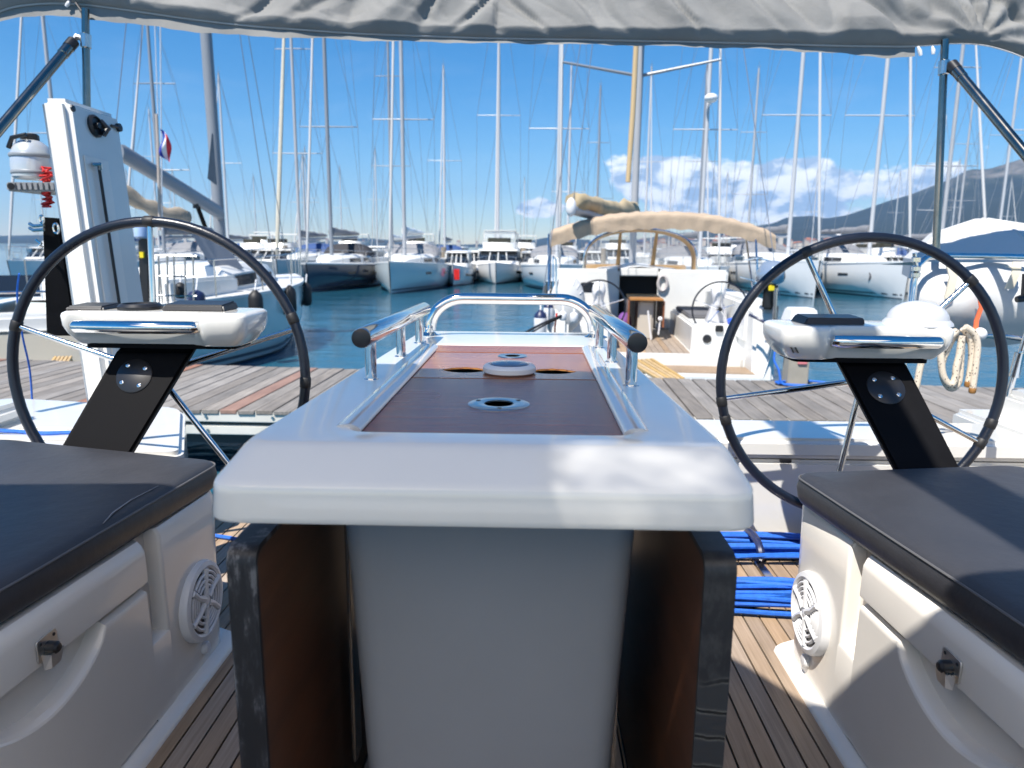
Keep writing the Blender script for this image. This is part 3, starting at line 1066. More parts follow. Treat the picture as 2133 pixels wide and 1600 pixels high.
def bench(s, label):
    """s=+1 starboard side of the picture, -1 the other; 'off' is the distance outboard of the centre line"""
    root = thing('bench', label, 'bench', (bx(s, 1.0), 0.6, 0), 'moulded cockpit benches')

    def q(off, y, z):
        return Vector((bx(s, off), y, z))
    F0, F1 = .652, .642       # face at floor, at top (aft end)

    def face(y, z):
        flare = max(0.0, 1.42 - y) * 0.075 * (z / .38)
        return F0 - .010 * z / .38 + flare
    # recessed core
    m = MB()
    rings = []
    for z in (0.0, .20, .386):
        pts = []
        for y in (-.6, 0.0, .5, .9, 1.2, 1.50):
            pts.append(q(face(y, z) + .030, y, z))
        pts += [q(1.55, 1.58, z), q(1.55, -.6, z)]
        rings.append(pts)
    m.loft(rings)
    m.build('core', GELTX, root)
    # end post carrying the speaker, rounded aft corner
    m = MB()
    rings = []
    for z in (0.0, .03, .15, .30, .372, .386):
        ins = .008 if z == .386 else 0
        pl = [(face(1.26, z) + ins, 1.262), (face(1.5, z) + ins, 1.505), (1.50, 1.585), (1.50, 1.262)]
        rp = round_poly(pl, [.008, .045, .02, .01], 5)
        rings.append([q(p.x, p.y, z) for p in rp])
    m.loft(rings)
    m.build('end_post', GELTX, root)
    m = MB()
    rings = []
    for z, ins in ((.02, 0), (.10, 0), (.168, .0), (.174, .002), (.177, .008)):
        rings.append([q(face(1.20, z) - .001 + ins, 1.196, z), q(face(1.27, z) - .001 + ins, 1.268, z), q(.74, 1.268, z), q(.74, 1.196, z)])
    m.loft(rings)
    m.build('lower_panel', GELTX, root)
    # floor lip
    m = MB()
    lip = [(F0 - .024, 0.0), (F0 - .020, .012), (F0 - .008, .020), (F0 + .02, .030), (F0 + .04, .03), (F0 + .04, 0)]
    m.loft([[q(a, y, b) for a, b in lip] for y in (-.6, 1.50, 1.525)])
    m.build('floor_lip', GELTX, root)
    # upper lid fascia
    m = MB()
    rings = []
    for y in (-.6, 0, .4, .8, 1.0, 1.15, 1.200, 1.207, 1.214):
        e = .010 if y > 1.21 else 0
        prof = [(face(y, .302) + .003, .302), (face(y, .306) - .004 + e, .305), (face(y, .310) - .0045 + e, .309), (face(y, .358) - .0045 + e, .358), (face(y, .365) - .004 + e, .365), (face(y, .38) + .001 + e, .377), (face(y, .386) + .008 + e, .384), (.80, .388), (.80, .302)]
        rings.append([q(a, y, b) for a, b in prof])
    m.loft(rings)
    m.build('lid_fascia', GELTX, root)
    # lower door panel with a scooped finger recess
    topz = .292

    def edge(y):
        if .80 < y < 1.085:
            t = (y - .80) / .285
            return topz - .066 * math.sin(math.pi * t) ** 0.6
        return topz
    ys = [-.6, 0, .4, .6, .74, .793, .80] + [.80 + .285 * k / 22 for k in range(1, 23)] + [1.092, 1.12, 1.17, 1.203]
    m = MB()
    rings = []
    for y in ys:
        zt_ = edge(y)
        rd = .009
        dep = .031
        prof = [(face(y, .03) - .002, .030), (face(y, .12) - .003, .12), (face(y, zt_ - rd) - .003, zt_ - rd - .006), (face(y, zt_ - rd) - .003, zt_ - rd), (face(y, zt_) - .0015, zt_ - rd * .6),
                (face(y, zt_) + .004, zt_ - rd * .28), (face(y, zt_) + rd * .9, zt_), (face(y, zt_) + dep + .01, zt_ + (.002 if rd < .02 else -.010)),
                (face(y, .03) + dep + .01, .030)]
        rings.append([q(a, y, b) for a, b in prof])
    m.loft(rings)
    m.build('locker_door', GELTX, root, angle=28)
    # latch
    yl, zl = .953, .322
    off = face(yl, zl) - .004
    m = MB()
    pl = round_poly([(yl - .022, zl - .012), (yl + .022, zl - .012), (yl + .022, zl + .024), (yl - .022, zl + .024)], .006, 3)
    m.prism(pl, lambda u, v, d: q(off - d, u, v), 0, .003)
    la = m.build('latch', SATIN, root)
    m = MB()
    m.loft([[q(off - .003, yl - .016, zl), q(off - .003, yl + .016, zl), q(off - .003, yl + .013, zl - .026), q(off - .003, yl - .013, zl - .026)],
            [q(off - .017, yl - .014, zl), q(off - .017, yl + .014, zl), q(off - .013, yl + .010, zl - .024), q(off - .013, yl - .010, zl - .024)]])
    m.build('catch', SATIN, la)
    m = MB()
    m.lathe(q(off - .002, yl, zl + .004), [(.010, 0), (.0095, .014), (.006, .018), (.001, .0185)], q(off - 1, yl, zl) - q(off, yl, zl), 16)
    m.build('button', BLACKP, la)
    for dy in (-.015, .015):
        m = MB()
        m.lathe(q(off - .003, yl + dy, zl + .017), [(.003, 0), (.0025, .001)], q(off - 1, yl, zl) - q(off, yl, zl), 8)
        m.build('screw', BLACKP, la)
    # loudspeaker
    yc, zc, rr = 1.388, .172, .086
    oc = face(yc, zc)
    axis = Vector((-s, 0, 0.02))
    c0 = q(oc, yc, zc)
    m = MB()
    m.lathe(c0, [(rr, -.004), (rr, .006), (rr * .97, .013), (rr * .86, .016), (rr * .80, .013), (rr * .79, .008), (.002, .008)], axis, 40)
    sp = m.build('loudspeaker', WHITEP, root)
    m = MB()
    m.lathe(c0 + axis * .0082, [(rr * .78, 0), (rr * .78, .0012)], axis, 36)
    m.build('dark_mesh', BLACKP, sp)

    def on(rad, ang, h):
        return c0 + axis.normalized() * h + Vector((0, rad * math.cos(ang), rad * math.sin(ang)))
    # grille: hub, spokes and curved ribs
    m = MB()
    m.lathe(c0 + axis * .009, [(rr * .17, 0), (rr * .17, .006), (rr * .10, .009), (.001, .0095)], axis, 20)
    for k in range(6):
        a = 0.35 + k * math.pi / 3
        m.tube([on(rr * .14, a, .012), on(rr * .45, a + .10, .0135), on(rr * .80, a + .02, .012)], [.0085, .006, .0075], 8)
    for k in range(6):
        a0 = 0.35 + k * math.pi / 3 + .16
        nr = 4 if k % 2 == 0 else 3
        for j in range(nr):
            rad = rr * (.34 + .46 * (j + .5) / nr)
            m.tube([on(rad * (1 - .05 * math.cos(t * .9)), a0 + t * .78, .0125) for t in (0, .2, .4, .6, .8, 1.0)], .0037, 6)
    m.build('grille', WHITEP, sp)
    m = MB()
    m.lathe(q(face(1.395, .05), 1.395, .058), [(.014, -.002), (.014, .006), (.011, .010), (.001, .011)], axis, 18)
    m.build('drain_cap', WHITEP, root)
    return root


bench(1, 'white moulded bench lit by patches of sun, beside the blue rope coils')
bench(-1, 'shaded white moulded bench with a steel latch, nearest the leaning white column')


def cushion(name, label, outline, zb, zt_, parent=None):
    """outline: list of (x,y) ccw; soft rounded slab with a seam line"""
    m = MB()
    o = [Vector((p[0], p[1])) for p in round_poly(outline, .035, 5)]
    cen = sum(o, Vector((0, 0))) / len(o)

    def inset(d):
        res = []
        n = len(o)
        for i in range(n):
            a, b, c = o[i - 1], o[i], o[(i + 1) % n]
            t = (c - a)
            t = t.normalized() if t.length > 1e-9 else Vector((1, 0))
            nrm = Vector((-t.y, t.x))
            if nrm.dot(cen - b) < 0:
                nrm = -nrm
            res.append(b + nrm * d)
        return res
    h = zt_ - zb
    rings = []
    for d, z in ((.006, zb), (.0, zb + h * .15), (-.004, zb + h * .5), (.0, zb + h * .80), (.004, zb + h * .90), (.010, zb + h * .965), (.018, zt_)):
        rings.append([Vector((p.x, p.y, z)) for p in inset(d)])
    for f_ in (.90, .6, .3):
        rings.append([Vector((cen.x + (p.x - cen.x) * f_, cen.y + (p.y - cen.y) * f_, zt_ + .003)) for p in inset(.018)])
    m.loft(rings)
    c = m.build(name, VINYL, parent, angle=70)
    tag(c, label, 'cushion', 'bench cushions')
    m = MB()
    m.tube([Vector((p.x, p.y, zb + h * .84)) for p in inset(-.0006)], .0022, 6, closed=True)
    m.build('piping', THREAD, c)
    return c


cushion('bench_cushion', 'charcoal vinyl cushion on the sunlit bench before the dome topped console',
        [(.787, -.3), (.700, .3), (.636, .95), (.574, 1.475), (1.07, 1.555), (1.30, 1.44), (1.42, -.3)], .392, .455)
cushion('bench_cushion', 'charcoal vinyl cushion with a pale scuff near its corner, on the shaded bench',
        [(-.88, -.3), (-.80, .3), (-.728, .95), (-.684, 1.505), (-1.254, 1.65), (-1.55, 1.65), (-1.55, -.3)], .392, .452)
c2 = bpy.data.objects['bench_cushion.001']
m = MB()
sp_ = [PZ(330, 1012, .4545), PZ(272, 1042, .4545), PZ(235, 1068, .4545), PZ(215, 1090, .4540)]
m.tube(sp_, [.0006, .0012, .0016, .0006], 6)
m.build('scuff', mat('pale_scuff', (0.25, 0.25, 0.26), 0.8), c2)


# ================================================================== HELM CONSOLES
def helm(side, label):
    """side 'r' or 'l'"""
    if side == 'r':
        Y0 = 1.74
        x0 = P(1634, 700, Y0 - .02).x; x1 = P(2004, 700, Y0).x
        ztop = P(1800, 682, Y0).z; zbot = P(1800, 752, Y0).z
        s = 1
        top = [P(1748, 757, 1.80), P(1888, 757, 1.80)]
        low = [P(1866, 980, 1.62), P(2003, 980, 1.62)]
        disc = (1845, 808)
    else:
        Y0 = 1.72
        x0 = P(508, 690, Y0 - .02).x; x1 = P(112, 690, Y0).x
        ztop = P(310, 652, Y0).z; zbot = P(310, 722, Y0).z
        s = -1
        top = [P(402, 730, 1.80), P(243, 730, 1.80)]
        low = [P(263, 960, 1.66), P(110, 960, 1.66)]
        disc = (280, 783)
    root = thing('helm_console', label, 'steering console', ((x0 + x1) / 2, 1.82, 0), 'steering consoles in front of the wheels')
    W = abs(x1 - x0)

    def plan(inx, infy, inb, z):
        """inset sides, inset front, inset back"""
        pl = [(0 + inx, .0 + infy), (.105, .0 + infy * .9), (.138, .040 + infy * .5), (W - .055, .040 + infy * .5), (W - .015 - inx, .022 + infy),
              (W - inx, .06 + infy), (W - inx, .20 - inb), (0 + inx, .20 - inb)]
        rp = round_poly(pl, [.030, .02, .035, .03, .02, .03, .05, .05], 5)
        return [Vector((x0 + s * p.x, Y0 - .02 + p.y, z)) for p in rp]
    H = ztop - zbot
    m = MB()
    m.loft([plan(.030, .030, .02, ztop + .001), plan(.008, .008, .006, ztop), plan(.002, .002, .001, ztop - .004), plan(0, 0, 0, ztop - .010), plan(.001, .002, 0, ztop - H * .42),
            plan(.008, .010, .01, ztop - H * .66), plan(.026, .028, .02, zbot + .004), plan(.032, .034, .025, zbot)])
    m.build('console_head', GEL, root, angle=42)
    m = MB()
    c = [Vector((p.x, p.y)) for p in round_poly([(x0 + s * .05, Y0 + .035), (x1 - s * .05, Y0 + .035), (x1 - s * .05, Y0 + .16), (x0 + s * .05, Y0 + .16)], .02, 3)]
    m.loft([[Vector((p.x, p.y, zbot - .010)) for p in c], [Vector((p.x, p.y, zbot + .002)) for p in c]])
    m.build('under_plate', BLACK, root)
    # leg
    low = [t_ + (l_ - t_) * 1.22 for t_, l_ in zip(top, low)]
    th = Vector((0, .085, 0.035))
    m = MB()
    m.hexa([low[0], low[1], low[1] + th, low[0] + th, top[0], top[1], top[1] + th, top[0] + th], .008, 2)
    base_y = low[0].y
    m.hexa([Vector((low[0].x, base_y + .01, 0)), Vector((low[1].x, base_y + .01, 0)), Vector((low[1].x, base_y + .09, 0)), Vector((low[0].x, base_y + .09, 0)),
            Vector((low[0].x, base_y + .012, low[0].z + .02)), Vector((low[1].x, base_y + .012, low[1].z + .02)), Vector((low[1].x, base_y + .085, low[1].z + .02)), Vector((low[0].x, base_y + .085, low[0].z + .02))], .006, 2)
    m.build('leg', BLACK, root)
    # round cover with four screws, lying on the leg's front face
    e1 = (top[1] - top[0]).normalized()
    e2 = ((top[0] + top[1]) / 2 - (low[0] + low[1]) / 2).normalized()
    nrm = e1.cross(e2).normalized()
    if nrm.y > 0:
        nrm = -nrm
    d = ray(*disc)
    cpt = CAM + d * ((top[0] - CAM).dot(nrm) / d.dot(nrm))
    m = MB()
    m.lathe(cpt - nrm * .001, [(.046, 0), (.046, .003), (.0435, .0045), (.001, .005)], nrm, 32)
    cv = m.build('round_cover', BLACKP, root)
    e2p = nrm.cross(e1)
    for k in range(4):
        a = R(50 + 90 * k) if s > 0 else R(35 + 90 * k)
        m = MB()
        m.lathe(cpt + (e1 * math.cos(a) + e2p * math.sin(a)) * .033 + nrm * .0035, [(.0055, 0), (.0055, .002), (.004, .0028), (.0022, .0028), (.0018, .0012)], nrm, 12)
        m.build('screw', CHROME, cv)
    # chrome grab handle on the front
    hz = ztop - H * .42
    hx0, hx1 = x0 + s * (.122 if s > 0 else .118), x1 - s * .042
    hy = Y0 - .002
    m = MB()
    m.tube([Vector((hx0 + s * .006, Y0 + .035, hz)), Vector((hx0 + s * .006, hy + .010, hz)), Vector((hx0 + s * .016, hy, hz)), Vector((hx0 * .5 + hx1 * .5, hy - .005, hz)),
            Vector((hx1 - s * .016, hy, hz)), Vector((hx1 - s * .006, hy + .010, hz)), Vector((hx1 - s * .006, Y0 + .035, hz))], [.012, .0145, .0160, .0165, .0160, .0145, .012], 18)
    m.build('grab_handle', CHROME, root, angle=70)
    return root, x0, x1, Y0, ztop, zbot, s


hr = helm('r', 'dome topped white steering console with a chrome handle on a black slanted leg')
hl = helm('l', 'white steering console with three black instruments, chrome handle and black slanted leg')

# instruments on the left console, screen and compass dome on the other
root, x0, x1, Y0, zt_, zb_, s = hl
for a, b, hgt, kind in ((155, 236, .014, 'flat'), (250, 335, .017, 'round'), (352, 482, .022, 'screen')):
    xa, xb = P(a, 640, Y0 + .09).x, P(b, 640, Y0 + .09).x
    m = MB()
    if kind == 'round':
        m.lathe(((xa + xb) / 2, Y0 + .09, zt_ - .001), [((xb - xa) / 2, 0), ((xb - xa) / 2, .010), ((xb - xa) / 2 * .86, hgt), ((xb - xa) / 2 * .80, hgt), ((xb - xa) / 2 * .78, hgt - .004), (.001, hgt - .004)], n=28)
        m.build('round_display', BLACKP, root)
    else:
        m.hexa([(xa, Y0 + .045, zt_ - .001), (xb, Y0 + .045, zt_ - .001), (xb, Y0 + .14, zt_ - .001), (xa, Y0 + .14, zt_ - .001),
                (xa + .006, Y0 + .052, zt_ + hgt * .75), (xb - .006, Y0 + .052, zt_ + hgt * .75), (xb - .006, Y0 + .135, zt_ + hgt), (xa + .006, Y0 + .135, zt_ + hgt)], .004, 2)
        m.build('keypad' if kind == 'flat' else 'screen_cover', BLACKP, root)
root, x0, x1, Y0, zt_, zb_, s = hr
xa, xb = P(1660, 670, Y0 + .09).x, P(1786, 670, Y0 + .09).x
m = MB()
m.hexa([(xa, Y0 + .045, zt_ - .001), (xb, Y0 + .045, zt_ - .001), (xb, Y0 + .14, zt_ - .001), (xa, Y0 + .14, zt_ - .001),
        (xa + .012, Y0 + .052, zt_ + .017), (xb, Y0 + .052, zt_ + .017), (xb, Y0 + .135, zt_ + .020), (xa + .012, Y0 + .135, zt_ + .020)], .003, 2)
m.build('screen_cover', BLACKP, root)
cx_ = P(1912, 660, Y0 + .10).x
m = MB()
prof = [(.082, 0), (.080, .006), (.0745, .012), (.0715, .014)] + [(.071 * math.cos(a), .014 + .046 * math.sin(a)) for a in (.25, .5, .75, 1.0, 1.2, 1.4, 1.55)]
m.lathe((cx_, Y0 + .10, zt_ - .001), prof, n=36)
m.build('dome_cover', mat('white_dome_plastic', (0.50, 0.51, 0.53), 0.22), root)
# two slanted marks on the console head
for k in range(2):
    a0 = P(1647 + k * 8.5, 724 + k * 1.0, Y0 - .0165); 
    pl = [(1645.5 + 9 * k, 723.5), (1649.5 + 9 * k, 723.5), (1655.5 + 9 * k, 735.5), (1651.5 + 9 * k, 735.5)]
    m = MB()
    yy = Y0 - .0115
    m.hexa([P(*pl[0], yy - .001), P(*pl[1], yy - .001), P(*pl[1], yy + .004), P(*pl[0], yy + .004), P(*pl[3], yy - .001), P(*pl[2], yy - .001), P(*pl[2], yy + .004), P(*pl[3], yy + .004)])
    m.build('slanted_mark', BLACKP, root)


# ================================================================== WHEELS
def wheel(pxt, pyt, Y, r, a0, label, bands):
    t = P(pxt, pyt, Y)
    c = Vector((t.x, Y, t.z - r))
    root = thing('steering_wheel', label, 'steering wheel', c, 'large steering wheels')
    n = 72
    tilt = 0.05

    def w_(rad, a, d=0):
        return c + Vector((rad * math.cos(a), d + rad * math.sin(a) * tilt, rad * math.sin(a)))
    m = MB()
    m.tube([w_(r, 2 * math.pi * k / n) for k in range(n)], .0142, 12, closed=True)
    rim = m.build('rim', RIMGRIP, root)
    for b in bands:
        m = MB()
        m.tube([w_(r, R(b) + q_) for q_ in (-.035, -.03, 0, .03, .035)], [.0142, .0156, .0158, .0156, .0142], 12)
        m.build('grip_joint', RUBBER, rim)
    for k in range(5):
        a = R(a0 + 72 * k)
        m = MB()
        m.tube([w_(.03, a, -.01), w_(r * .5, a, -.006), w_(r - .010, a, 0)], [.0095, .0085, .0075], 10)
        m.build('spoke', CHROME, root)
    m = MB()
    m.lathe(c + Vector((0, .02, 0)), [(.034, 0), (.036, .015), (.030, .03), (.020, .04), (.016, .10)], (0, -1, 0), 24)
    m.build('hub', CHROME2, root)
    return root


wheel(303, 461, 1.95, .417, 90, 'big dark rimmed steering wheel in front of the leaning white column', [90, 22, -3, 162, 233])
wheel(1824, 494, 2.04, .402, 117, 'big dark rimmed steering wheel behind the dome topped console', [45, 117, -18, -27, 190, 198])


# ================================================================== BIMINI
bim = thing('bimini', 'grey canvas bimini on steel poles over the stern, wrinkled underside seen from below', 'bimini', (TCX, 3.0, 1.7))
PIPE = [(-160, 130), (-60, 55), (0, 20), (60, 8), (150, 6), (250, 18), (400, 40), (520, 54), (750, 70), (1000, 79), (1250, 83), (1500, 88), (1750, 95), (1905, 97),
        (1960, 91), (2020, 88), (2080, 98), (2133, 118), (2200, 150), (2300, 205)]
YA = 3.05


def interp(tab, x):
    for (a, b), (c, d) in zip(tab, tab[1:]):
        if x <= c:
            t = max(0, (x - a) / (c - a))
            t2 = t
            return b + (d - b) * t2
    return tab[-1][1]


def edge_pt(u):
    px_ = -160 + 2460 * u
    # softened lookup
    y = sum(interp(PIPE, px_ + k * 18) for k in (-2, -1, 0, 1, 2)) / 5
    return P(px_, y, YA)


def canopy(u, v):
    """canvas gathered along the after bow: a hanging front that bellies towards us, then over the top and aft"""
    e = edge_pt(u)
    x = e.x
    if v < .72:
        q = v / .72
        y = YA - .052 * min(1, q / .10) ** .6 + .13 * q
        z = e.z - .004 + .42 * q
    else:
        q = (v - .72) / .28
        y = YA + .078 + .10 * q
        z = e.z + .416 + .02 * math.sin(q * math.pi) - .10 * q
    amp = min(1, v * 7)
    sg = 1 if x < -.15 else -1
    a_ = x * 5.2 - sg * z * 4.2
    c_ = z * 2.4 + sg * x * .8
    nn = noise.noise(Vector((a_, c_, 2.2)))
    n2 = noise.noise(Vector((a_ * 2.3 + 3, c_ * 2.0, 7.7)))
    n3 = noise.noise(Vector((x * 1.7, z * 3.0, 4.4)))
    r1 = abs(noise.noise(Vector((a_ * .8, c_ * .9, 9.1))))
    r2 = abs(noise.noise(Vector((x * 7 + z * 9, z * 5, 5.3))))
    d = .034 * nn + .012 * n2 + .03 * n3 - .16 * max(0, .16 - r1) - .05 * max(0, .10 - r2)
    for (cx, s_, ph) in ((1.74, -1, .3), (-1.86, 1, 1.9)):
        dx, dz = (x - cx), (z - e.z)
        rr = math.hypot(dx, dz) + 1e-3
        ang = math.atan2(dz, dx * s_)
        d += 0.018 * min(1, rr / .15) * math.exp(-rr / .5) * math.sin(ang * 15 + ph)
    return Vector((x, y - d * amp, z + d * .35 * amp))


m = MB()
m.grid(canopy, 420, 110)
m.build('canopy', BIMINI, bim, angle=180)
# hanging edge flap with piping
FLAP = [(-160, 40), (0, 20), (60, 24), (170, 30), (400, 26), (700, 15), (1000, 11), (1300, 10), (1600, 12), (1750, 17), (1850, 24), (1906, 22)]


def flap(u, v):
    px_ = -160 + 2066 * u
    a = edge_pt((px_ + 160) / 2460)
    y = sum(interp(PIPE, px_ + k * 18) for k in (-2, -1, 0, 1, 2)) / 5
    b = P(px_, y + interp(FLAP, px_) + 1.2 * math.sin(px_ * .035) + 0.8 * math.sin(px_ * .11), YA - .012 + .006 * math.sin(px_ * .03))
    return a.lerp(b, v)


m = MB()
m.grid(flap, 160, 3)
m.build('edge_flap', BIMINI, bim, angle=180)
m = MB()
m.tube([edge_pt(i / 150 * (2066 / 2460)) + Vector((0, -.006, -.002)) for i in range(151)], .0045, 6)
m.build('zip_piping', mat('grey_piping', (0.42, 0.42, 0.42), 0.5), bim)
m = MB()
m.tube([edge_pt((2066 + i * 13.1) / 2460) + Vector((0, .0, .006)) for i in range(30)], .010, 10)
m.build('side_bow', CHROME, bim)
# unseen forward panel overhead, edge and translucency shaped for shade and fill light
m = MB()
pl = [(-1.9, .55), (-.95, .62), (-.20, .59), (-.13, .50), (-.04, .36), (.11, .25), (.30, .28), (1.1, .22), (1.85, .10), (1.85, -2.2), (-1.9, -2.2)]
hole_ = round_poly([(-.37, -.01), (-.13, .01), (-.12, .13), (-.36, .14)], .04, 4)  # opening added to let sun patches fall on the table front
m.plate(pl, [[(p.x, p.y) for p in hole_]], 1.848, 1.852)
m.build('unseen_shade_panel', MATS['awning'], bim)
m = MB()
m.bm.faces.new([m.bm.verts.new((p.x, p.y, 1.851)) for p in hole_])
m.build('added_patch_pane', MATS['patch_pane'], bim)  # unseen pane, added to soften and break up those patches
POLE = mat('reflection_dark_steel', (0.27, 0.25, 0.22), 0.16, 1.0, var=0.12, vscale=20)  # colour darkened to stand in for the dark surroundings the poles reflect
for px_, a, b in (('l', (178, 30), (186, 560)), ('r', (1968, 92), (1949, 540))):
    t0, t1 = P(*a, YA - .04), P(*b, 2.96)
    m = MB()
    m.tube([t0 + (t0 - t1) * .02, t0, t1], .0145, 14)
    po = m.build('pole', POLE, bim)
    m = MB()
    cc = t0 + (t1 - t0) * (.10 if px_ == 'r' else .095)
    dirn = (t1 - t0).normalized()
    m.lathe(cc - dirn * .02, [(.0145, -.004), (.020, 0), (.020, .05), (.0145, .054)], dirn, 16)
    m.build('clamp', CHROME2, po)
    s_ = 1 if px_ == 'r' else -1
    st = P(1983, 136, YA - .06) if px_ == 'r' else P(152, 88, YA - .06)
    en = P(2150, 338, 2.62) if px_ == 'r' else P(-15, 285, 2.62)
    m = MB()
    m.tube([cc, cc + Vector((s_ * .03, -.01, .008)), st], [.012, .013, .011], 8)
    m.build('strut_joint', CHROME2, po)
    m = MB()
    m.tube([st, st + (en - st) * .14, st + (en - st) * .145, en, en + (en - st)], [.021, .021, .0185, .0185, .0185], 14)
    m.build('strut', POLE, bim)
    m = MB()
    m.tube([st + (st - en).normalized() * .004, st + (en - st).normalized() * .035], .0225, 14)
    m.build('strut_collar', BLACKP, bim)
for a, b in (((1912, 97), (1918, 116)), ((1942, 97), (1944, 113)), ((144, 2), (138, 14))):
    m = MB()
    m.tube([P(*a, YA - .02), P((a[0] + b[0]) / 2 + 1, (a[1] + b[1]) / 2, YA - .025), P(*b, YA - .025)], [.004, .008, .006], 8)
    m.build('zip_pull', WHITEP, bim)
m = MB()
m.tube([P(158, 6, YA - .02), P(168, 20, YA - .03), P(178, 34, YA - .04)], .005, 6)
m.build('lashing', BLACKP, bim)

# our boom, overhead and out of the frame; its shadow crosses the bench and console
m = MB()
m.loft([[Vector((.13 + .075 * math.cos(a), y, 2.62 + .13 * math.sin(a))) for a in [2 * math.pi * k / 14 for k in range(14)]] for y in (-3.5, 1.95)])
bo = m.build('boom', MASTM, hull)


# ================================================================== LEANING COLUMN, LEFT
col_t = thing('folded_gangway', 'tall white moulded column leaning up behind the wheel with a cable down its face', 'folded gangway', P(215, 830, 3.0))
Yt, Yb = 2.80, 2.70
ftl, ftr = P(78, 202, Yt), P(139, 203, Yt)          # front face top
fbl, fbr = P(176, 850, Yb), P(232, 850, Yb)
stb, sbb = PX(249, 240, ftr.x + .012), PX(336, 850, fbr.x + .02)
blt, blb = Vector((ftl.x, stb.y, stb.z)), Vector((fbl.x, sbb.y, sbb.z))
m = MB()
m.hexa([fbl, fbr, sbb, blb, ftl, ftr, stb, blt], .022, 3)
m.build('shell', GEL, col_t)
# the side face carries a shallow raised panel, a channel, cable and fittings
sn = (sbb - fbr).cross(ftr - fbr).normalized()
if sn.x < 0:
    sn = -sn


def sf(u, v, h=0.0):
    """u across the side face (0 front edge), v from top"""
    a = ftr.lerp(fbr, v); b = stb.lerp(sbb, v)
    return a.lerp(b, u) + sn * h


m = MB()
m.hexa([sf(.14, .97, 0), sf(.60, .97, 0), sf(.60, .97, .005), sf(.14, .97, .005), sf(.14, .17, 0), sf(.60, .17, 0), sf(.60, .17, .005), sf(.14, .17, .005)], .005, 2)
m.build('raised_panel', GELTX, col_t)
m = MB()
m.tube([sf(.33, .20, .018), sf(.34, .45, .018), sf(.36, .95, .018)], .006, 8)
m.build('cable', RUBBER, col_t)
m = MB()
m.tube([sf(.22, .20, .014), sf(.30, .195, .03), sf(.33, .21, .022)], .008, 8)
m.build('cable_guide', CHROME2, col_t)
m = MB()
m.lathe(sf(.44, .065, -.004), [(.044, 0), (.044, .012), (.036, .020), (.030, .012), (.014, .012), (.012, .026), (.001, .027)], sn, 22)
m.build('sheave', BLACKP, col_t)
m = MB()
m.tube([sf(.52, .045, .01), sf(.56, .07, .03), sf(.52, .09, .014)], .012, 8)
m.build('sheave_guard', BLACKP, col_t)
m = MB()
m.lathe(sf(.92, .045, 0), [(.018, 0), (.017, .012), (.001, .013)], sn, 14)
m.tube([sf(.76, .047, .006), sf(.92, .045, .008)], .006, 8)
m.build('stop_knob', BLACKP, col_t)
m = MB()
m.lathe(sf(.07, .03, 0), [(.013, 0), (.012, .006), (.001, .007)], sn, 12)
m.build('plug', BLACKP, col_t)

# black bracket beside the column
br = thing('bracket', 'tall black bracket plate with steel shackles behind the wheel rim', 'bracket', P(120, 690, 2.95))
a, b, c, d = P(86, 452, 2.90), P(122, 455, 2.90), P(160, 700, 2.98), P(95, 700, 2.98)
th = Vector((.0, .07, 0))
m = MB()
m.hexa([d, c, c + th, d + th, a, b, b + th, a + th], .008, 2)
m.build('plate', BLACK, br)
for (x_, y_, rr) in ((87, 457, .010), (117, 476, .013)):
    m = MB()
    o_ = P(x_, y_, 2.87)
    m.tube([o_ + Vector((rr * math.cos(2 * math.pi * k / 14) * .8, 0, rr * 1.5 * math.sin(2 * math.pi * k / 14))) for k in range(14)], .0045, 8, closed=True)
    m.build('shackle', CHROME, br)
for y_ in (466, 475):
    m = MB()
    m.tube([P(62, y_, 2.9), P(70, y_ + 5, 2.89), P(92, y_ + 3, 2.88)], .007, 8)
    m.build('pin', CHROME2, br)
m = MB()
m.tube([P(76, 500, 2.88), P(86, 508, 2.87), P(80, 512, 2.87), P(90, 516, 2.88)], .006, 8)
m.build('spring', CHROME, br)

# silver canister on a slatted tray, red line
tr_t = thing('tray', 'grey slatted tray on the raised davit arm under the silver canister', 'tray', P(60, 392, 2.95))
a, b = P(18, 380, 2.9), P(125, 378, 2.9)
m = MB()
m.box(a.x, b.x, 2.88, 3.12, a.z - .035, a.z, .006)
m.build('rail', mat('grey_metal', (0.30, 0.30, 0.30), 0.45, 0.4), tr_t)
for k in range(9):
    m = MB()
    xx = a.x + .012 + (b.x - a.x - .03) * k / 8
    m.box(xx, xx + .009, 2.872, 2.885, a.z - .03, a.z - .004, .001)
    m.build('slat', GREYCAN, tr_t)
m = MB()
m.tube([P(23, 388, 2.865), P(23, 388, 2.90)], .013, 12)
m.build('end_roller', BLACKP, tr_t)
can = thing('canister', 'silver grey rounded canister with a black screw cap beside the leaning column', 'canister', P(70, 375, 3.0))
base = P(72, 374, 3.0)
m = MB()
m.lathe(base, [(.070, 0), (.078, .008), (.080, .05), (.076, .10), (.064, .13), (.042, .150), (.030, .156)], n=28)
bd = m.build('body', SILVERC, can)
m = MB()
m.lathe(base + Vector((0, 0, .150)), [(.030, 0), (.034, .004), (.034, .024), (.028, .030), (.001, .031)], n=18)
m.build('cap', BLACKP, can)
m = MB()
m.tube([base + Vector((-.062, -.045, .12)), base + Vector((-.035, -.055, .158)), base + Vector((.02, -.05, .17))], .009, 8)
m.build('handle', BLACKP, can)
for zz in (.018, .085):
    m = MB()
    m.lathe(base + Vector((0, 0, zz)), [(.0795, 0), (.0815, .003), (.0815, .012), (.0795, .015)], n=28)
    m.build('band', mat('grey_band', (0.25, 0.27, 0.29), 0.4), can)
m = MB()
rnd = random.Random(5)
pts = []
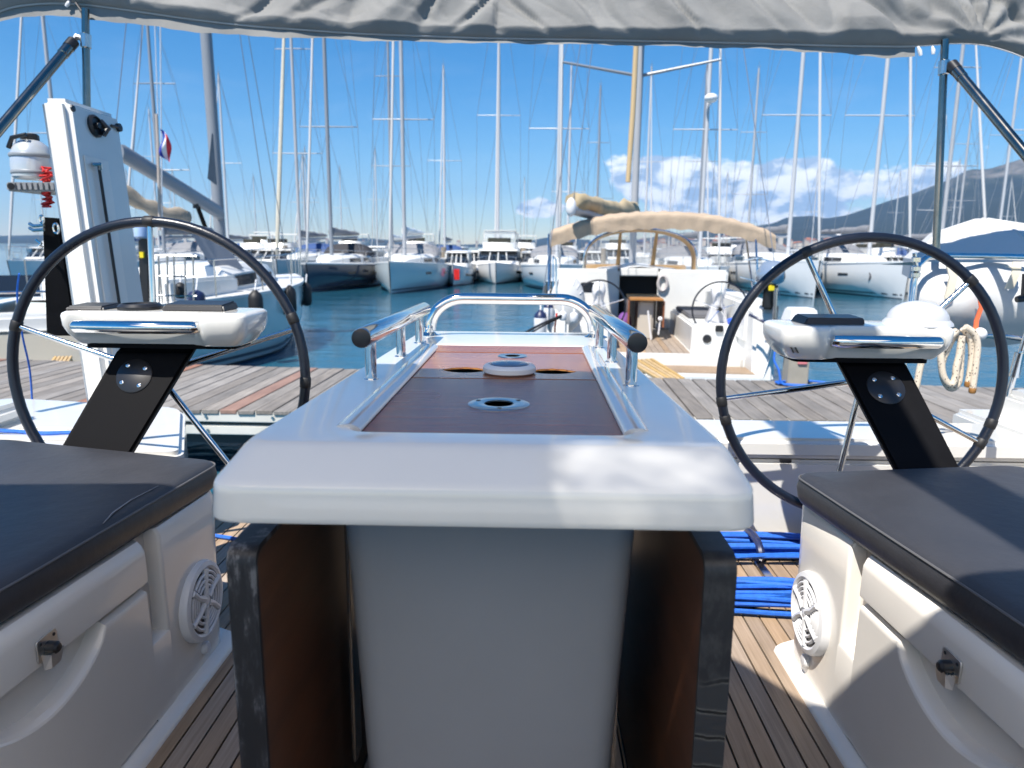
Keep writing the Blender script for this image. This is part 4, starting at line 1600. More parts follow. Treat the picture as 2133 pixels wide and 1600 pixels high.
for k in range(46):
    t = k / 45
    pts.append(P(96 + 12 * math.sin(k * 2.1) + rnd.uniform(-3, 3) + 6 * t, 350 + 78 * t + 5 * math.cos(k * 1.7), 2.93 + rnd.uniform(-.03, .03)))
m.tube(pts, .0052, 6)
o = m.build('red_line', mat('red_rope', (0.55, 0.02, 0.02), 0.7))
tag(o, 'tangle of thin red line hanging beside the leaning column', 'rope')

# ================================================================== STERN RAIL, CLOTH, DOME, ROPES (right)
sr = thing('stern_rail', 'polished steel stern rail with a stanchion behind the dome topped console', 'rail', P(2000, 700, 2.9))
m = MB()
ptsr = [P(1893, 720, 2.80), P(1897, 660, 2.84), P(1903, 590, 2.88), P(1912, 553, 2.90), P(1930, 537, 2.92), P(1960, 533, 2.94), P(2050, 534, 2.96), P(2130, 536, 2.96), P(2260, 540, 2.9)]
m.tube(ptsr, .0135, 12)
m.build('top_rail', CHROME, sr)
m = MB()
m.tube([P(1905, 527, 2.84), P(1909, 560, 2.84), P(1904, 600, 2.84), P(1890, 700, 2.80), P(1880, 800, 2.78)], .0085, 10)
m.build('stay', CHROME, sr)
for y_ in (541, 560, 573):
    m = MB()
    cc = P(1908, y_, 2.84)
    m.lathe(cc, [(.009, -.012), (.017, -.008), (.017, .008), (.009, .012)], (0, 0, 1), 12)
    m.build('fitting', CHROME, sr)
m = MB()
m.tube([P(2004, 699, 2.86), P(2060, 699, 2.86), P(2100, 701, 2.86), P(2133, 706, 2.84), P(2260, 730, 2.7)], .0115, 10)
m.build('lower_rail', CHROME2, sr)
m = MB()
m.ball(P(2041, 696, 2.85), .026, 16, 10)
m.build('rail_end', WHITEP, sr)
m = MB()
m.tube([P(2140, 690, 2.55), P(2122, 752, 2.56), P(2104, 812, 2.57), P(2094, 862, 2.58)], [.010, .010, .010, .010], 10)
m.tube([P(2125, 735, 2.54), P(2112, 785, 2.545)], .0165, 12)
m.lathe(P(2094, 862, 2.58), [(.03, -.004), (.03, .004), (.014, .012)], n=14)
m.build('stanchion', CHROME, sr)

cl = thing('weather_cloth', 'white fabric cloth with cream straps hanging behind the stern rail', 'cloth', P(2020, 700, 3.0))


def cloth(u, v):
    px_ = 1908 + 480 * u
    topy = 545 + 2 * math.sin(u * 7)
    boty = 712 + 20 * u + (14 * math.cos(u * 20)) * .4
    y = topy + (boty - topy) * v
    Y = 3.00 + .10 * math.sin(v * math.pi) * -1 + .05 * (1 - min(1, u * 8)) ** 2 * 2 + .012 * math.sin(px_ * .045 + v * 3)
    lft = 1908 - 8 * v - 14 * math.sin(v * math.pi)
    return P(lft + (480 + 20) * u, y, Y)


m = MB()
m.grid(cloth, 50, 24)
# depth to the back
m.grid(lambda u, v: cloth(u, 0).lerp(cloth(u, 0) + Vector((.02, .35, -.02)), v), 50, 4)
m.build('fabric', mat('white_canvas', (0.56, 0.56, 0.555), 0.85, bump=0.25, bscale=9), cl, angle=180)
for a, b, c in (((1978, 548), (1986, 578), (1975, 622)), ((2118, 545), (2116, 570), (2101, 602)), ((2100, 552), (2104, 556), (2120, 560))):
    m = MB()
    pa, pb, pc = P(*a, 2.90), P(*b, 2.885), P(*c, 2.885)
    w_ = Vector((.016, 0, 0))
    t_ = Vector((0, .004, 0))
    m.loft([[p - w_ - t_, p + w_ - t_, p + w_ + t_, p - w_ + t_] for p in (pa, pb, pc)])
    m.build('strap', CREAMST, cl)
m = MB()
pa = [P(2040, 612, 2.86), P(2044, 640, 2.86), P(2034, 668, 2.86), P(2031, 694, 2.85)]
w_ = Vector((.0085, 0, 0)); t_ = Vector((0, .003, 0))
m.loft([[p - w_ - t_, p + w_ - t_, p + w_ + t_, p - w_ + t_] for p in pa])
m.build('orange_strap', ORANGES, cl)
m = MB()
m.tube([P(2136, 570, 2.84), P(2134, 615, 2.84), P(2128, 622, 2.83), P(2117, 624, 2.83)], [.012, .013, .016, .012], 10)
m.build('black_hook', BLACKP, cl)

dm = thing('dome_cover', 'white peaked fabric cover bulging above the stern rail', 'cover', P(2060, 530, 3.4))


DY = 4.0
apx = P(2040, 456, DY)
zlow = P(2040, 540, DY).z
hD = apx.z - zlow
corners = [(-.52, -.22), (-.05, -.52), (.42, -.48), (.78, -.05), (.50, .45), (-.20, .48)]
bm_ring = [Vector((apx.x + .06 + cx * .98, DY + cy, zlow)) for cx, cy in corners]
mid = [Vector((apx.x + .03 + cx * .62, DY + cy * .62, zlow + hD * .66)) for cx, cy in corners]
top_ = [Vector((apx.x + cx * .06, DY + cy * .06, apx.z)) for cx, cy in corners]
m = MB()
m.loft([[p + Vector((0, 0, -.10)) for p in bm_ring], bm_ring, mid, top_])
m.build('fabric', MATS['white_canvas'], dm, angle=6)
m = MB()
m.tube([top_[1], mid[1], bm_ring[1]], .006, 6)
m.tube([top_[2], mid[2], bm_ring[2]], .006, 6)
m.build('seam', MATS['white_canvas'], dm)

# hanging ropes
hrp = thing('hanging_rope', 'cream rope with dark flecks hung in loops from the stern rail', 'rope', P(2000, 760, 2.8))


def smooth_path(pts, n=8):
    out = []
    m_ = len(pts)
    for i in range(m_ - 1):
        p0, p1, p2, p3 = pts[max(i - 1, 0)], pts[i], pts[i + 1], pts[min(i + 2, m_ - 1)]
        for k in range(n):
            t = k / n
            out.append(0.5 * ((2 * p1) + (p2 - p0) * t + (2 * p0 - 5 * p1 + 4 * p2 - p3) * t * t + (3 * p1 - p0 - 3 * p2 + p3) * t ** 3))
    out.append(pts[-1])
    return out


for nm, pl, Y in (('loop', [(1992, 690), (1970, 735), (1962, 760), (1966, 790), (1978, 808), (1990, 806), (1998, 790), (2001, 750), (2004, 700)], 2.80),
                  ('loop', [(2004, 700), (1998, 740), (1992, 765), (1990, 785), (1984, 800), (1974, 798), (1964, 780), (1960, 745), (1964, 720), (1994, 688)], 2.775),
                  ('strand', [(2006, 684), (2018, 700), (2024, 725), (2023, 760), (2017, 797)], 2.79),
                  ('strand', [(2010, 681), (2028, 694), (2036, 720), (2032, 765), (2026, 810)], 2.775),
                  ('strand', [(1990, 690), (1930, 730), (1918, 760), (1910, 800), (1906, 815)], 2.80)):
    m = MB()
    path = smooth_path([P(*q, Y) for q in pl], 6)
    m.tube(path, .0128, 10)
    o = m.build(nm, ROPE, hrp)
    if nm == 'strand':
        m = MB()
        e, d_ = path[-1], (path[-1] - path[-3]).normalized()
        m.tube([e - d_ * .004, e + d_ * .012, e + d_ * .018], [.0135, .0138, .010], 10)
        m.build('frayed_end', ORANGEW, o)

# blue rope coils on the teak
def hank(name, label, cx, cy, hx, hy, seed, turns=7, wrap=None):
    rnd = random.Random(seed)
    pts = []
    for t in range(turns):
        ox, oy, oz = rnd.uniform(-.06, .06), rnd.uniform(-.6, .6) * hy, .008 + .011 * (t % 3) + rnd.uniform(0, .008)
        sx = hx + rnd.uniform(-.04, .04)
        sy = hy * rnd.uniform(.45, 1.0)
        for k in range(20):
            a = 2 * math.pi * k / 20
            pts.append(Vector((cx + ox + sx * math.copysign(abs(math.cos(a)) ** .6, math.cos(a)), cy + oy + sy * math.copysign(abs(math.sin(a)) ** .8, math.sin(a)) + .011 * math.sin(2 * a + t * 1.9) + .006 * math.sin(5 * a + t),
                               oz + .008 * abs(math.sin(a * 2 + t)))))
    pts = [Vector((p.x, p.y - .55 * (p.x - cx) ** 2 + .012 * math.sin(p.x * 23 + p.z * 160), p.z)) for p in pts[::2]]
    pts = smooth_path(pts, 3)
    m = MB()
    m.tube(pts, .0068, 7)
    root = m.build(name, BLUEROPE)
    tag(root, label, 'rope', 'blue rope coils')
    if wrap:
        m = MB()
        m.tube([Vector((wrap, cy + (hy + .02) * math.cos(a), .024 + .032 * math.sin(a))) for a in [2 * math.pi * k / 20 for k in range(20)]], .012, 8, closed=True)
        m.build('wrapping_turn', NAVY, root)
    return root


hank('rope_coil', 'bright blue rope coil on the teak against the stern locker, tied with a dark turn', .70, 2.07, .30, .055, 3, 10, .70)
hank('rope_coil', 'bright blue rope coil on the teak between table leaf and bench end', .62, 1.76, .24, .055, 8, 9)
m = MB()
m.tube(smooth_path([PZ(420, 1112, .008), PZ(480, 1121, .008), PZ(530, 1128, .008), PZ(600, 1120, .008), PZ(680, 1132, .008)], 5), .0065, 7)
tag(m.build('blue_line', BLUEROPE), 'thin blue line lying across the teak beside the table leaf', 'rope')
m = MB()
m.tube(smooth_path([PZ(-80, 893, .312), PZ(30, 899, .312), PZ(90, 903, .312), PZ(160, 902, .312), PZ(250, 915, .312)], 5), .007, 7)
tag(m.build('blue_line', BLUEROPE), 'blue line lying over the ribbed quarter deck below the wheel rim', 'rope')
# steel hatch handle let into the deck
m = MB()
a, b = PZ(1573, 1165, .002), PZ(1612, 1216, .002)
d_ = (b - a).normalized(); s_ = Vector((d_.y, -d_.x, 0)) * .012
m.hexa([a - s_, a + s_, b + s_, b - s_, a - s_ + Vector((0, 0, .005)), a + s_ + Vector((0, 0, .005)), b + s_ + Vector((0, 0, .005)), b - s_ + Vector((0, 0, .005))], .0015)
hh = m.build('hatch_hinge', CHROME2, deck)


# ================================================================== OTHER BOATS
def half_beam(t, B, sw):
    if t < .42:
        f = sw + (1 - sw) * math.sin(t / .42 * math.pi / 2)
    else:
        f = 1 - ((t - .42) / .58) ** 2.1
    return max(.012, f) * B / 2


def sheer(t, fs, fb):
    return fs + (fb - fs) * t ** 1.6


def hull_pt(t, k, L, B, sw, fs, fb, rake=.22):
    """k 0 sheer .. 1 keel, starboard side"""
    b = half_beam(t, B, sw)
    zs = sheer(t, fs, fb)
    fine = .78 - .40 * max(0, t - .5) / .5
    prof = ((0, 1.0, zs), (.22, 1.0, zs * .74), (.5, .965, zs * .38), (.72, fine + .13, .06), (.8, fine + .04, -.05), (1.0, .0, -.45))
    for (k0, f0, z0), (k1, f1, z1) in zip(prof, prof[1:]):
        if k <= k1:
            q = (k - k0) / (k1 - k0)
            f = f0 + (f1 - f0) * q; z = z0 + (z1 - z0) * q
            break
    y = L * t - (rake * (1 - max(0, z) / zs) if t > .5 else 0) * ((t - .5) / .5 if t > .5 else 0)
    return Vector((b * f, y, z))


MESHC = {}


def hull_meshes(L, B, sw, fs, fb, deck_from=0.0):
    key = (L, B, sw, fs, fb, deck_from)
    if key in MESHC:
        return MESHC[key]
    ts = [0, .04, .1, .2, .3, .42, .52, .62, .70, .78, .85, .91, .955, .985, 1.0]
    ks = (0, .22, .5, .72, .8, 1.0)
    m = MB()
    rings = []
    for t in ts:
        r_ = [hull_pt(t, k, L, B, sw, fs, fb) for k in ks]
        l_ = [Vector((-p.x, p.y, p.z)) for p in reversed(r_[:-1])]
        rings.append(r_ + l_)
    m.loft(rings, closed=False)
    if deck_from == 0.0:
        m.bm.faces.new([m.bm.verts.new(p) for p in rings[0]])
    hm = m.mesh('hull', 50)
    m = MB()
    td = [t for t in ts if t >= deck_from]
    rr = []
    for t in td:
        p = hull_pt(t, 0, L, B, sw, fs, fb)
        rr.append([Vector((p.x * c, p.y, p.z + .012 + .05 * B / 3.6 * (1 - c * c) * min(1, p.x))) for c in (1.02, .96, .5, 0, -.5, -.96, -1.02)])
    m.loft(rr, closed=False)
    m.loft([[r[0] for r in rr], [r[0] + Vector((.0, 0, -.05)) for r in rr]], closed=False)
    m.loft([[r[-1] for r in rr], [r[-1] + Vector((.0, 0, -.05)) for r in rr]], closed=False)
    dmesh = m.mesh('deck', 50)
    MESHC[key] = (hm, dmesh)
    return MESHC[key]


def strip(L, B, sw, fs, fb, k0, k1, t0=.0, t1=.995, off=.006):
    m = MB()
    for s in (1, -1):
        rr = []
        for i in range(25):
            t = t0 + (t1 - t0) * i / 24
            a = hull_pt(t, k0, L, B, sw, fs, fb); b = hull_pt(t, k1, L, B, sw, fs, fb)
            rr.append([Vector((s * (a.x + off), a.y, a.z)), Vector((s * (b.x + off), b.y, b.z))])
        m.loft(rr, closed=False)
    return m


def wires(m, pts, r=.011):
    for a, b in pts:
        m.tube([a, b], r, 4)


def sailboat(name, label, bow=None, stern=None, theta=math.pi, L=11.0, B=3.5, fs=1.0, fb=1.2, hullm=HULLW, mast_h=16.5, mr=.085, mastm=MASTM, mf=.64,
             jib=WHITESAIL, cover=GREYCAN, hood=GREYCAN, group=None, stripes=True, spread=2, dome=None, detail=True, jr=.052, far=False, cat='sailing boat', boom=True, pennant=None, mark=False):
    d = Vector((-math.sin(theta), math.cos(theta), 0))
    if stern is None:
        loc = Vector((bow[0], bow[1], WZ)) - d * L
    else:
        loc = Vector((stern[0], stern[1], WZ))
    root = thing(name, label, cat, (0, 0, 0), group)
    sw = .80
    hm, dm_ = hull_meshes(L, B, sw, fs, fb)
    put('hull', hm.copy(), hullm, root)
    put('deck', dm_.copy(), WHITE, root)
    par = (L, B, sw, fs, fb)
    if stripes:
        strip(*par, .735, .79).build('boot_stripe', STRIPE, root, recalc=False)
        strip(*par, .66, .69).build('waterline_stripe', STRIPE, root, recalc=False)
    # coachroof
    ym = L * mf
    c0, c1 = L * .33, L * .80
    m = MB()
    rr = []
    for t, wd, h in ((0, .62, .30), (.02, .62, .42), (.35, .60, .46), (.7, .50, .36), (.93, .30, .20), (1.0, .18, .04)):
        y = c0 + (c1 - c0) * t
        hb = half_beam(y / L, B, sw)
        zs = sheer(y / L, fs, fb)
        x = hb * wd * 1.08
        rr.append([Vector((x, y, zs - .02)), Vector((x * .97, y, zs + h * .7)), Vector((x * .8, y, zs + h)), Vector((0, y, zs + h * 1.08)),
                   Vector((-x * .8, y, zs + h)), Vector((-x * .97, y, zs + h * .7)), Vector((-x, y, zs - .02))])
    m.loft(rr)
    m.build('coachroof', WHITE, root)
    for s in (1, -1):
        for (t0, t1) in ((.10, .34), (.42, .66)):
            m = MB()
            pr = []
            for t in (t0, (t0 + t1) / 2, t1):
                y = c0 + (c1 - c0) * t
                hb = half_beam(y / L, B, sw); zs = sheer(y / L, fs, fb)
                wd = .62 + (.60 - .62) * min(1, t / .35) if t < .35 else .60 + (.50 - .60) * (t - .35) / .35
                h = .42 + .04 * t / .35 if t < .35 else .46 - .10 * (t - .35) / .35
                x = hb * wd * 1.08 + .012
                pr.append([Vector((s * x * .992, y, zs + h * .22)), Vector((s * x * .972, y, zs + h * .62))])
            m.loft(pr, closed=False)
            m.build('window', DARKGLASS, root, recalc=False)
    if detail:
        # cockpit coamings, wheel stubs
        for s in (1, -1):
            m = MB()
            a = half_beam(.06, B, sw) * .92
            m.box(min(s * a, s * (a - .42)), max(s * a, s * (a - .42)), .35, c0 + .1, fs - .05, fs + .32, .05)
            m.build('coaming', WHITE, root)
        if not far:
            for s in (1, -1):
                for t in (.5, .72):
                    m = MB()
                    a = hull_pt(t, .30, *par); b = hull_pt(t + .05, .30, *par)
                    m.hexa([Vector((s * (a.x + .004), a.y, a.z - .05)), Vector((s * (b.x + .004), b.y, b.z - .05)), Vector((s * (b.x - .02), b.y, b.z - .05)), Vector((s * (a.x - .02), a.y, a.z - .05)),
                            Vector((s * (a.x + .004), a.y, a.z + .05)), Vector((s * (b.x + .004), b.y, b.z + .05)), Vector((s * (b.x - .02), b.y, b.z + .05)), Vector((s * (a.x - .02), a.y, a.z + .05))])
                    m.build('hull_port', DARKGLASS, root)
    if mark:
        for s in (1, -1):
            m = MB()
            c = hull_pt(.86, .34, *par); c2 = hull_pt(.89, .34, *par)
            ax = Vector((c2.x - c.x, c2.y - c.y, 0)).normalized()
            m.tube([Vector((s * (c.x + .012 + ax.x * .13 * math.cos(q)), c.y + ax.y * .13 * math.cos(q), c.z + .17 * math.sin(q))) for q in [-1.3 + 2.6 * k / 10 for k in range(11)]],
                   [.008, .02, .032, .040, .045, .047, .045, .040, .032, .02, .008], 6)
            m.build('crescent_mark', STRIPE, root)
    zs = sheer(mf, fs, fb) + .38
    top = Vector((0, ym - .18, zs + mast_h))
    m = MB()
    m.tube([(0, ym, zs - .3), (0, ym - .09, zs + mast_h * .5), top], [mr, mr, mr * .72], 10)
    ms = m.build('mast', mastm, root)
    for k in range(spread):
        zf = (k + 1) / (spread + 1)
        zz = zs + mast_h * zf
        ln = (B * .40) * (1 - .28 * k)
        for s in (1, -1):
            m = MB()
            m.tube([(0, ym - .09 * zf * 2, zz), (s * ln, ym - .25 - .09 * zf * 2, zz + .04)], [.035, .022], 6)
            m.build('spreader', mastm, ms)
    if dome:
        m = MB()
        m.ball((0, ym + .42, zs + dome), (.30, .30, .20), 14, 8)
        m.tube([(0, ym, zs + dome - .25), (0, ym + .4, zs + dome - .18)], .05, 6)
        m.build('radar_dome', WHITEP, ms)
    m = MB()
    m.tube([top, top + Vector((0, 0, .5))], .012, 4)
    m.tube([top + Vector((-.18, 0, .12)), top + Vector((.18, 0, .12))], .012, 4)
    m.build('masthead_aerial', WIRE, ms)
    tack = Vector((0, L - .12, fb + .06))
    hd = Vector((0, ym - .1, zs + mast_h * .965))
    if jib is not None:
        m = MB()
        m.tube([tack, tack.lerp(hd, .03), tack.lerp(hd, .12), tack.lerp(hd, .5), tack.lerp(hd, .92), hd], [.02, jr * .8, jr * 1.1, jr, jr * .55, .02], 8)
        m.build('furled_jib', jib, root)
    m = MB()
    hb = half_beam(mf - .04, B, sw)
    lst = [(top, Vector((0, .1, fs + .2)))]
    if jib is None:
        lst.append((tack, hd))
    for s in (1, -1):
        base = Vector((s * hb * .95, ym - .3, sheer(mf, fs, fb)))
        tip1 = Vector((s * B * .40, ym - .31, zs + mast_h / (spread + 1) + .04))
        lst += [(base, tip1), (base, Vector((0, ym - .06, zs + mast_h / (spread + 1)))), (tip1, Vector((0, ym - .1, zs + mast_h * 2 / (spread + 1))))]
        if spread > 1:
            tip2 = Vector((s * B * .40 * .72, ym - .35, zs + mast_h * 2 / (spread + 1) + .04))
            lst += [(tip1, tip2), (tip2, top)]
        else:
            lst += [(tip1, top)]
    wires(m, lst, .011 if far else .008)
    m.build('rigging', WIRE, root)
    if boom:
        m = MB()
        bz = zs + .75
        m.tube([(0, ym - .12, bz), (0, ym * .34, bz + .12)], .07, 8)
        bo = m.build('boom', mastm, root)
        m = MB()
        n = 10
        rings = []
        for i in range(9):
            t = i / 8
            y = ym - .10 + (ym * .34 - ym + .10) * t
            h = .42 * (1 - .55 * t) + .03 * math.sin(i * 2.1)
            wv = .15 + .02 * math.sin(i * 1.7)
            rings.append([Vector((wv * math.cos(2 * math.pi * k / n), y, bz + .12 * t + .10 + h * .5 + h * .5 * math.sin(2 * math.pi * k / n))) for k in range(n)])
        m.loft(rings)
        m.build('sail_cover', cover, bo)
    if hood is not None:
        m = MB()
        yy = L * .37
        zz = sheer(.37, fs, fb) + .40
        rings = []
        for y, h, wd in ((yy - .15, .62, 1.0), (yy + .3, .60, 1.0), (yy + .75, .30, .96), (yy + .95, .0, .92)):
            rings.append([Vector((B * .36 * wd * math.cos(a), y, zz + h * max(0, math.sin(a)) ** .6)) for a in [math.pi * k / 14 for k in range(15)]])
        m.loft(rings, closed=False)
        m.build('sprayhood', hood, root, recalc=False)
    # rails
    m = MB()
    for s in (1, -1):
        pts = []
        for t in (.03, .2, .4, .6, .8, .93, .992):
            p = hull_pt(t, 0, *par)
            pts.append(Vector((s * p.x * .95, p.y, p.z + .58)))
            m.tube([Vector((s * p.x * .95, p.y, p.z)), Vector((s * p.x * .95, p.y, p.z + .58))], .013, 4)
        m.tube(pts, .010 if not far else .014, 4)
    m.build('guard_rail', CHROME2, root)
    if pennant:
        m = MB()
        zz = zs + mast_h * .28
        m.hexa([(.55, ym - .3, zz), (.95, ym - .32, zz - .02), (.95, ym - .30, zz - .02), (.55, ym - .28, zz), (.55, ym - .3, zz + .28), (.95, ym - .32, zz + .24), (.95, ym - .30, zz + .24), (.55, ym - .28, zz + .28)])
        m.build('pennant', pennant, root)
    root.location = loc
    root.rotation_euler = (0, 0, theta)
    return root


def motoryacht(name, label, bow, theta=math.pi, L=12, B=4.0, fly=True, group=None, domes=0, canvas=None, sc=.62):
    root = thing(name, label, 'motor yacht', (0, 0, 0), group)
    sw, fs, fb = .9, 1.1, 1.7
    hm, dm_ = hull_meshes(L, B, sw, fs, fb)
    put('hull', hm.copy(), HULLW, root)
    put('deck', dm_.copy(), WHITE, root)
    strip(L, B, sw, fs, fb, .70, .79).build('boot_stripe', STRIPE, root, recalc=False)
    strip(L, B, sw, fs, fb, .30, .40, .25, .75).build('hull_window_band', DARKGLASS, root, recalc=False)
    # superstructure, windows all round, roof
    def cab(y0, y1, z0, z1, w0, w1, slope):
        return [[Vector((s * w0, y, z0)) for y in (y0, y1) for s in (1, -1)], None]
    w0 = B * .40
    z0, z1 = fs + .25, fs + 1.55

    def box_ring(z, k):
        ww = w0 * (1 - .14 * k)
        yf = L * .74 - 1.7 * k
        return [Vector((p.x, p.y, z)) for p in round_poly([(-ww, L * .16), (ww, L * .16), (ww, yf - .3), (ww * .55, yf), (-ww * .55, yf), (-ww, yf - .3)], .25, 3)]
    m = MB()
    m.loft([box_ring(z0 - .35, -.12), box_ring(z0, 0), box_ring(z0 + .42, .28)])
    m.build('cabin_base', WHITE, root)
    m = MB()
    m.loft([box_ring(z0 + .42, .29), box_ring(z1 - .12, .80)], False, False)
    m.build('window_band', DARKGLASS, root)
    m = MB()
    for k in range(6):
        for s in (1, -1):
            yy = L * .18 + k * L * .075
            m.box(min(s * w0 * .85, s * w0 * .985), max(s * w0 * .85, s * w0 * .985), yy, yy + .10, z0 + .40, z1 - .10)
    for s in (-1, 0, 1):
        m.tube([(s * w0 * .42, L * .74 - .45, z0 + .42), (s * w0 * .36, L * .74 - 1.33, z1 - .1)], .05, 6)
    m.build('window_post', WHITE, root)
    m = MB()

    def roof_ring(z, g):
        ww = w0 * .9 + g
        yf = L * .74 - 1.25 + g * 2
        return [Vector((p.x, p.y, z)) for p in round_poly([(-ww, L * .08), (ww, L * .08), (ww, yf - .3), (ww * .5, yf), (-ww * .5, yf), (-ww, yf - .3)], .3, 4)]
    m.loft([roof_ring(z1 - .12, .0), roof_ring(z1 - .04, .10), roof_ring(z1 + .06, .06), roof_ring(z1 + .10, -.12)])
    m.build('roof', WHITE, root)
    zt = z1 + .1
    if fly:
        m = MB()
        wf = w0 * .78
        y0, y1 = L * .16, L * .52
        m.loft([[Vector((p.x, p.y, z)) for p in round_poly([(-wf * g, y0), (wf * g, y0), (wf * g, y1 - .4), (wf * .5, y1 + (.3 - .6 * (z - zt))), (-wf * .5, y1 + (.3 - .6 * (z - zt))), (-wf * g, y1 - .4)], .2, 3)]
                for z, g in ((zt - .05, 1.0), (zt + .55, 1.06))])
        m.build('flybridge', WHITE, root)
        m = MB()
        m.box(-wf * .7, wf * .7, y1 - .35, y1 - .31, zt + .5, zt + .95)
        m.build('windscreen', DARKGLASS, root)
        m = MB()
        for s in (1, -1):
            m.loft([[Vector((s * (w0 * .85) + dx, y, z)) for dx in (-.05, .05) for y in ((yb, yb + .5) if dx < 0 else (yb + .5, yb))] for z, yb in ((zt - .1, L * .10), (zt + 1.35, L * .20))])
        m.box(-w0 * .9, w0 * .9, L * .19, L * .19 + .6, zt + 1.35, zt + 1.47, .04)
        m.build('radar_arch', WHITE, root)
        for k in range(domes):
            m = MB()
            s = (-1, 1, 0)[k]
            m.ball((s * w0 * .55, L * .19 + .3, zt + 1.75), (.34, .34, .36), 14, 8)
            m.tube([(s * w0 * .55, L * .19 + .3, zt + 1.3), (s * w0 * .55, L * .19 + .3, zt + 1.5)], .08, 8)
            m.build('satellite_dome', WHITEP, root)
        if canvas:
            m = MB()
            m.box(-wf, wf, L * .2, L * .46, zt + 1.55, zt + 1.62, .03)
            for s in (1, -1):
                for y in (L * .22, L * .44):
                    m.tube([(s * wf * .95, y, zt + .5), (s * wf * .95, y, zt + 1.58)], .03, 6)
            m.build('hard_top', canvas, root)
            m = MB()
            m.box(-wf * .92, wf * .92, L * .45, L * .453, zt + .9, zt + 1.55)
            m.build('clear_curtain', VINYLWIN, root)
    m = MB()
    for s in (1, -1):
        pts = []
        for t in (.45, .6, .75, .88, .96, .995):
            p = hull_pt(t, 0, L, B, sw, fs, fb)
            pts.append(Vector((s * p.x * .95, p.y, p.z + .6)))
            m.tube([Vector((s * p.x * .95, p.y, p.z)), Vector((s * p.x * .95, p.y, p.z + .6))], .018, 4)
        m.tube(pts, .018, 4)
    m.build('bow_rail', CHROME2, root)
    for s in (1, -1):
        m = MB()
        p = hull_pt(.35, .1, L, B, sw, fs, fb)
        m.tube([(s * (p.x + .14), p.y, .95), (s * (p.x + .14), p.y, .9), (s * (p.x + .14), p.y, .35), (s * (p.x + .14), p.y, .3)], [.04, .13, .13, .05], 8)
        m.build('fender', RUBBER, root)
    d = Vector((-math.sin(theta), math.cos(theta), 0))
    root.location = Vector((bow[0], bow[1], WZ)) - d * L * sc
    root.rotation_euler = (0, 0, theta)
    root.scale = (sc, sc, sc)
    return root


def xat(px, Y):
    return P(px, 560, Y).x


BY = 29.3
# --- the row facing us across the basin
sailboat('sailing_boat', 'dark blue hulled sailing boat moored bow out, black fenders on its side', (-9.15, BY), L=11.5, B=3.3, hullm=HULLN, mast_h=17, cover=GREYCAN, hood=DARKCAN, mf=.66, mastm=MASTD)
sailboat('sailing_boat', 'pale blue grey sailing boat moored bow out next to the dark blue one', (-5.65, BY - .4), L=11.5, B=3.4, hullm=HULLL, mast_h=17.5, cover=WHITE, hood=GREYCAN, mf=.68, fb=1.3)
sailboat('sailing_boat', 'white sailing boat with a thick cream furled jib', (-12.75, 36), L=11.5, B=3.4, mast_h=16, jib=CREAMSAIL, jr=.105, hood=BLUECAN, mf=.66)
sailboat('sailing_boat', 'white sailing boat moored bow out nearest the silver blue outboard motor', (11.45, BY - .6), mark=True, L=12, B=3.7, fb=1.5, fs=1.2, mast_h=17.5, hood=GREYCAN, mf=.70, mastm=MASTW)
sailboat('sailing_boat', 'white sailing boat moored bow out beside the motor yacht with a red panel', (15.0, BY - .6), mark=True, L=12, B=3.7, fb=1.5, fs=1.2, mast_h=17.5, hood=GREYCAN, mf=.70, mastm=MASTW)
sailboat('sailing_boat', 'white sailing boat carrying a white radar dome on its mast behind the beige bimini', (7.85, BY + .6), L=12, B=3.6, mast_h=17, dome=6.9, mf=.70, mastm=MASTW)
sailboat('sailing_boat', 'white sailing boat moored bow out to the left of the beige bimini', (1.3, BY + 1.5), L=11.5, B=3.5, mast_h=17.5, hood=GREYCAN, mf=.68, mastm=MASTW)
sailboat('sailing_boat', 'white sailing boat moored bow out behind the peaked white cover', (18.75, BY + .5), L=11.5, B=3.5, mast_h=12.5, hood=BLUECAN, mf=.68)
sailboat('sailing_boat', 'white sailing boat moored bow out beyond the peaked white cover, nearest the hillside', (22.6, BY), L=12, B=3.6, mast_h=17, hood=GREYCAN, mf=.68, mastm=MASTW)
sailboat('sailing_boat', 'white sailing boat moored bow out, seen between column and boom', (-17.4, BY + 1), L=11, B=3.4, mast_h=11.5, hood=GREYCAN, mf=.66, mastm=MASTD)
sailboat('sailing_boat', 'white sailing boat with a blue sprayhood moored bow out left of the column', (-21.6, BY), L=11.5, B=3.5, mast_h=16, hood=BLUECAN, cover=BLUECAN, mf=.66)
motoryacht('motor_yacht', 'white flybridge motor yacht with curtained hard top in the middle of the far row', (-1.75, 37.5), L=13, B=4.6, sc=.66, fly=True, canvas=WHITE, domes=0)
motoryacht('motor_yacht', 'white motor yacht carrying two satellite domes on its arch', (21.0, 41), L=15, B=4.8, domes=2)
motoryacht('motor_yacht', 'low white motor cruiser with tinted windows near the silver blue outboard motor', (15.6, 40.5), L=12, B=4.2, fly=False)
motoryacht('motor_yacht', 'white flybridge motor yacht with one dome left of the beige bimini', (2.3, 44), L=13, B=4.3, domes=1)
mr_ = motoryacht('motor_yacht', 'white motor yacht with a red panel on its bow near the peaked cover', (17.3, 32.5), L=10, B=3.2, fly=True)
motoryacht('motor_yacht', 'white motor cruiser behind the bow of the grey blue hull', (-16.2, 41), L=12, B=4.2, fly=False)
mb9 = motoryacht('motor_yacht', 'small white motor cruiser with a red panel hanging by the far pontoon', (-3.75, 35.2), L=7.5, B=2.5, fly=False)
